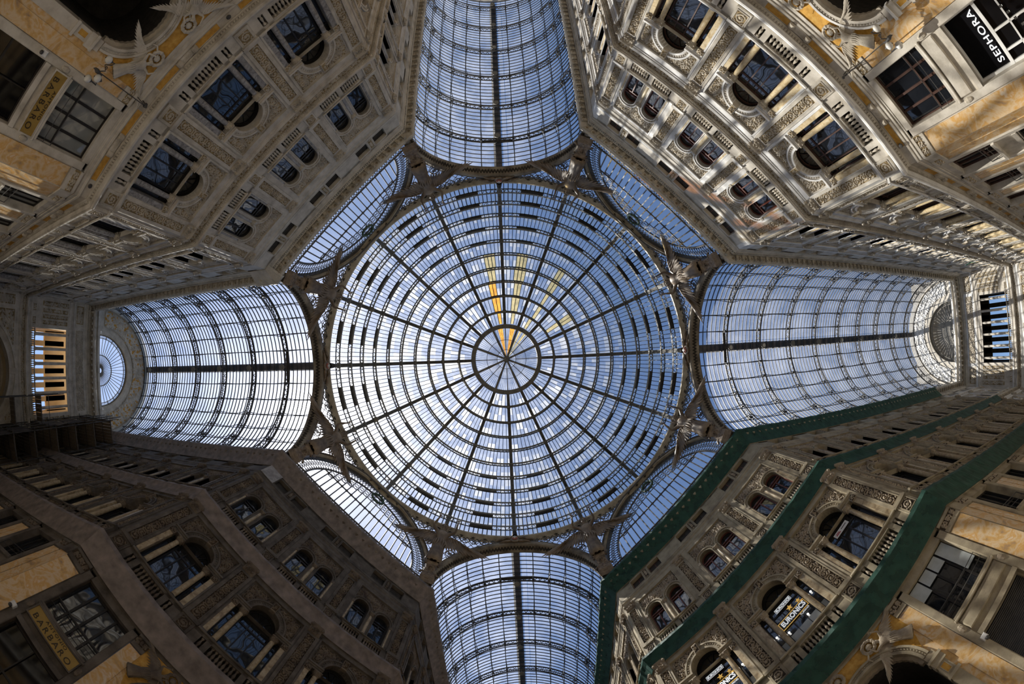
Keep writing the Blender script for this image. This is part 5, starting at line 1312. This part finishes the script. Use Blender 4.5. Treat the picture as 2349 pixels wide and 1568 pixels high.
put(LT, 'TL', WALLS['TL'] @ T(2.62, -.92, 6.9), label='black scrolled lantern with three white globes, beside the portal, shaded pale facade at upper left', cat='lantern')
put(LT, 'TR', WALLS['TR'] @ T(-2.55, -.92, 6.88) @ Matrix.Scale(-1, 4, (1, 0, 0)), label='black scrolled lantern with three white globes, beside the portal, sunlit facade at upper right', cat='lantern')
# small fittings: surveillance cameras and speakers
for nm, x, z, lb in (('TL', 3.32, 4.75, 'small black camera beside the shop opening'), ('BL', -6.6, 5.2, 'white box with a small camera beside the brass sign'), ('BR', 3.5, 4.9, 'small white alarm box beside the roller shutter')):
    mb = MB().bevbox(-.12, .12, -.22, 0, -.12, .12, .03, 'frame_white').sphere((0, -.26, -.16), .09, 8, 'iron'); put(Node('wall_box', mb), nm, WALLS[nm] @ T(x, -.1, z), label=f'{lb}, {DESC[nm]}', cat='camera' if nm != 'BR' else 'alarm')
for nm, xs in (('TL', (2.7, -2.4, 7.0)), ('TR', (-6.6,))):
    for i, x in enumerate(xs):
        mb = MB().lathe([(0, -.02), (.09, 0), (.12, .05), (.09, .12), (0, .13)], 0, 0, 10, 'iron'); put(Node('frieze_spotlight', mb), nm, WALLS[nm] @ T(x, -.12, 10.1) @ Matrix.Rotation(PI / 2, 4, 'X'), label=f'round black fitting on the gold frieze, {("beside lantern bracket", "beyond the portal", "at the corner")[i] if nm == "TL" else "at the corner"}, {DESC[nm]}', cat='lamp')
# green rag hung in the right arm
M, sg = WALLS['RU']; put(Node('green_cloth', MB().loft([[(x, -.35 - .1 * sin(3 * z), z) for x in (-.25, -.05, .2)] for z in (21.2, 20.9, 20.5, 20.1, 19.8)], 'flag_green').loft([[(x, -.37 - .1 * sin(3 * z), z) for x in (-.25, -.05, .2)] for z in (21.2, 20.9, 20.5, 20.1, 19.8)], 'flag_green')), 'TR', M @ T(sg * 50.6, 0, 0), label='small green cloth hanging on the sunlit upper wall of right arm', cat='cloth')

# scaffold at the far end of the left arm
sc = Node('scaffolding', None); so = put(sc, 'BL', label='tall timber and tube scaffold with cloth screens, lower corner at the left arm end', cat='scaffold')
X0, X1, Y0, Y1 = -XL + .15, -39.6, HW - .15, HW - 2.6
for i in range(5):
    for y in (Y0 - .1, Y1):
        x = X0 + (X1 - X0) * i / 4; put(Node('standard', MB().tube([(x, y, 0), (x, y, 27.8 - (2.2 if i == 4 else 0))], .05, 6, 'steel')), 'BL', None, so)
for z in [5, 8, 11, 14, 16.2, 18.6, 20.8, 23.0, 25.2]:
    tb = MB(); xe = X1 if z < 26 else X1 - 3
    for y in (Y0 - .1, Y1):
        tb.tube([(X0, y, z), (xe + .3, y, z)], .04, 5, 'steel').tube([(X0, y, z + 1), (xe + .3, y, z + 1)], .03, 5, 'steel')
    for i in range(5): x = X0 + (xe - X0) * i / 4; tb.tube([(x, Y0, z), (x, Y1 - .3, z)], .04, 5, 'steel')
    put(Node('ledger_frame', tb), 'BL', None, so)
    dk = MB()
    for j in range(8): dk.box(X0, xe, Y1 + .02 + j * .31, Y1 + .3 + j * .31, z + .05, z + .1, 'wood')
    put(Node('deck', dk), 'BL', None, so)
for i in range(4):
    x0 = X0 + (X1 - X0) * i / 4; x1 = X0 + (X1 - X0) * (i + 1) / 4
    for z0, z1 in ((11.2, 13.8), (14.2, 16), (18.8, 20.6), (21, 22.8)):
        if (i + int(z0)) % 3: put(Node('cloth_screen', MB().box(x0 + .1, x1 - .1, Y1 - .06, Y1 - .03, z0, z1, 'tarp')), 'BL', None, so)
lad = MB()
for s_ in (0, .45): lad.tube([(X1 + .2 - s_, Y1 - .2, 18.7), (X1 - 1.6 - s_, Y1 - .2, 21.2)], .035, 5, 'wood')
for i in range(9): t = (i + .5) / 9; lad.tube([(X1 + .2 - 1.8 * t, Y1 - .2, 18.7 + 2.5 * t), (X1 + .2 - 1.8 * t - .45, Y1 - .2, 18.7 + 2.5 * t)], .02, 4, 'wood')
put(Node('ladder', lad), 'BL', None, so)
# second stage standing out in front of the end wall
for z in (16.2, 19.4):
    dk = MB()
    for j in range(6): dk.box(X0, X0 + 1.8, Y1 - 2.6 + j * .43, Y1 - 2.2 + j * .43, z + .05, z + .1, 'wood')
    put(Node('deck', dk), 'BL', None, so)
tb = MB()
for x in (X0 + .1, X0 + 1.8):
    tb.tube([(x, Y1 - 2.6, 8), (x, Y1 - 2.6, 22.4)], .05, 6, 'steel')
for z in (16.2, 17.2, 19.4, 20.4): tb.tube([(X0 + 1.8, Y1 - 2.6, z), (X0 + 1.8, Y1, z)], .035, 5, 'steel')
put(Node('outer_frame', tb), 'BL', None, so)

# ------------------------------------------------------------------ daylight
SUN = Vector((-0.4747, 0.1483, 0.8676)).normalized()
w = bpy.data.worlds.new('sky'); SC.world = w; w.use_nodes = True; nt = w.node_tree; nt.nodes.clear()
sky = N(nt, 'ShaderNodeTexSky', sky_type='NISHITA'); sky.sun_disc = False; sky.sun_elevation = math.asin(SUN.z); sky.sun_rotation = math.atan2(SUN.x, SUN.y); sky.air_density = 1.0; sky.dust_density = 0.8; sky.ozone_density = 4.0
tc = N(nt, 'ShaderNodeTexCoord'); nz = N(nt, 'ShaderNodeVectorMath', operation='NORMALIZE'); nt.links.new(tc.outputs['Generated'], nz.inputs[0])
dt = N(nt, 'ShaderNodeVectorMath', operation='DOT_PRODUCT'); dt.inputs[1].default_value = SUN; nt.links.new(nz.outputs[0], dt.inputs[0])
mx = N(nt, 'ShaderNodeMath', operation='MAXIMUM', inputs={1: 0.0}); nt.links.new(dt.outputs['Value'], mx.inputs[0])
p1 = N(nt, 'ShaderNodeMath', operation='POWER', inputs={1: 14.0}); nt.links.new(mx.outputs[0], p1.inputs[0])
p2 = N(nt, 'ShaderNodeMath', operation='POWER', inputs={1: 260.0}); nt.links.new(mx.outputs[0], p2.inputs[0])
ns = N(nt, 'ShaderNodeTexNoise', inputs={'Scale': 3.2, 'Detail': 6.0, 'Roughness': 0.55}); nt.links.new(nz.outputs[0], ns.inputs['Vector'])
cl = N(nt, 'ShaderNodeMapRange', inputs={1: 0.50, 2: 0.72, 3: 0.0, 4: 1.0}); nt.links.new(ns.outputs['Fac'], cl.inputs[0])
a1 = N(nt, 'ShaderNodeMath', operation='MULTIPLY_ADD', inputs={1: 0.14}); nt.links.new(p1.outputs[0], a1.inputs[0])
a2 = N(nt, 'ShaderNodeMath', operation='MULTIPLY', inputs={1: 3.0}); nt.links.new(p2.outputs[0], a2.inputs[0]); nt.links.new(a2.outputs[0], a1.inputs[2])
a3 = N(nt, 'ShaderNodeMath', operation='MULTIPLY_ADD', inputs={1: 0.08}); nt.links.new(cl.outputs[0], a3.inputs[0]); nt.links.new(a1.outputs[0], a3.inputs[2])
b1 = N(nt, 'ShaderNodeBackground', inputs={'Strength': 0.155}); nt.links.new(sky.outputs[0], b1.inputs['Color'])
b2 = N(nt, 'ShaderNodeBackground'); b2.inputs['Color'].default_value = (1.0, 0.98, 0.95, 1); nt.links.new(a3.outputs[0], b2.inputs['Strength'])
ad = N(nt, 'ShaderNodeAddShader'); nt.links.new(b1.outputs[0], ad.inputs[0]); nt.links.new(b2.outputs[0], ad.inputs[1])
wo = N(nt, 'ShaderNodeOutputWorld'); nt.links.new(ad.outputs[0], wo.inputs[0])
sl = bpy.data.lights.new('sun', 'SUN'); sl.energy = 11.0; sl.angle = math.radians(0.55); sl.color = (1.0, 0.93, 0.82)
so_ = bpy.data.objects.new('sun', sl); COL.objects.link(so_); so_.rotation_euler = SUN.to_track_quat('Z', 'Y').to_euler()

# ------------------------------------------------------------------ fisheye camera looking straight up from the octagon floor
cd = bpy.data.cameras.new('camera'); cam = bpy.data.objects.new('camera', cd); COL.objects.link(cam); SC.camera = cam
a, b, c = 0.0470209757, -0.0144208208, 0.0445440072
Rx = Matrix(((1, 0, 0), (0, cos(a), -sin(a)), (0, sin(a), cos(a)))); Ry = Matrix(((cos(b), 0, sin(b)), (0, 1, 0), (-sin(b), 0, cos(b)))); Rz = Matrix(((cos(c), -sin(c), 0), (sin(c), cos(c), 0), (0, 0, 1)))
R3 = Rx @ Ry @ Rz
rt, up, fw = [Vector((R3[i][0], -R3[i][1], R3[i][2])) for i in range(3)]
cam.matrix_world = Matrix(((rt.x, up.x, -fw.x, .0187), (rt.y, up.y, -fw.y, .0432), (rt.z, up.z, -fw.z, 1.6), (0, 0, 0, 1)))
cd.type = 'PANO'; cd.sensor_width = 36; cd.clip_end = 500; cd.lens = 13
KP = [0.0, 0.07600947880181443, 1.1414375680819283e-05, -1.5157300993327865e-05, 1.8970970414215554e-07]
for tgt in (cd, getattr(cd, 'cycles', None)):
    if tgt is None: continue
    try:
        tgt.panorama_type = 'FISHEYE_LENS_POLYNOMIAL'
        for i in range(5): setattr(tgt, f'fisheye_polynomial_k{i}', -KP[i] if i else 0.0)
        tgt.fisheye_fov = math.radians(230)
    except Exception as e: pass

vs = SC.view_settings; vs.view_transform = 'Standard'; vs.look = 'None'; vs.gamma = 1.0; vs.use_curve_mapping = False; vs.exposure = 0.0
cy = SC.cycles; cy.max_bounces = 6; cy.diffuse_bounces = 3; cy.glossy_bounces = 2; cy.transmission_bounces = 3; cy.transparent_max_bounces = 8; cy.caustics_reflective = False; cy.caustics_refractive = False
cy.use_denoising = True; cy.sample_clamp_indirect = 6.0
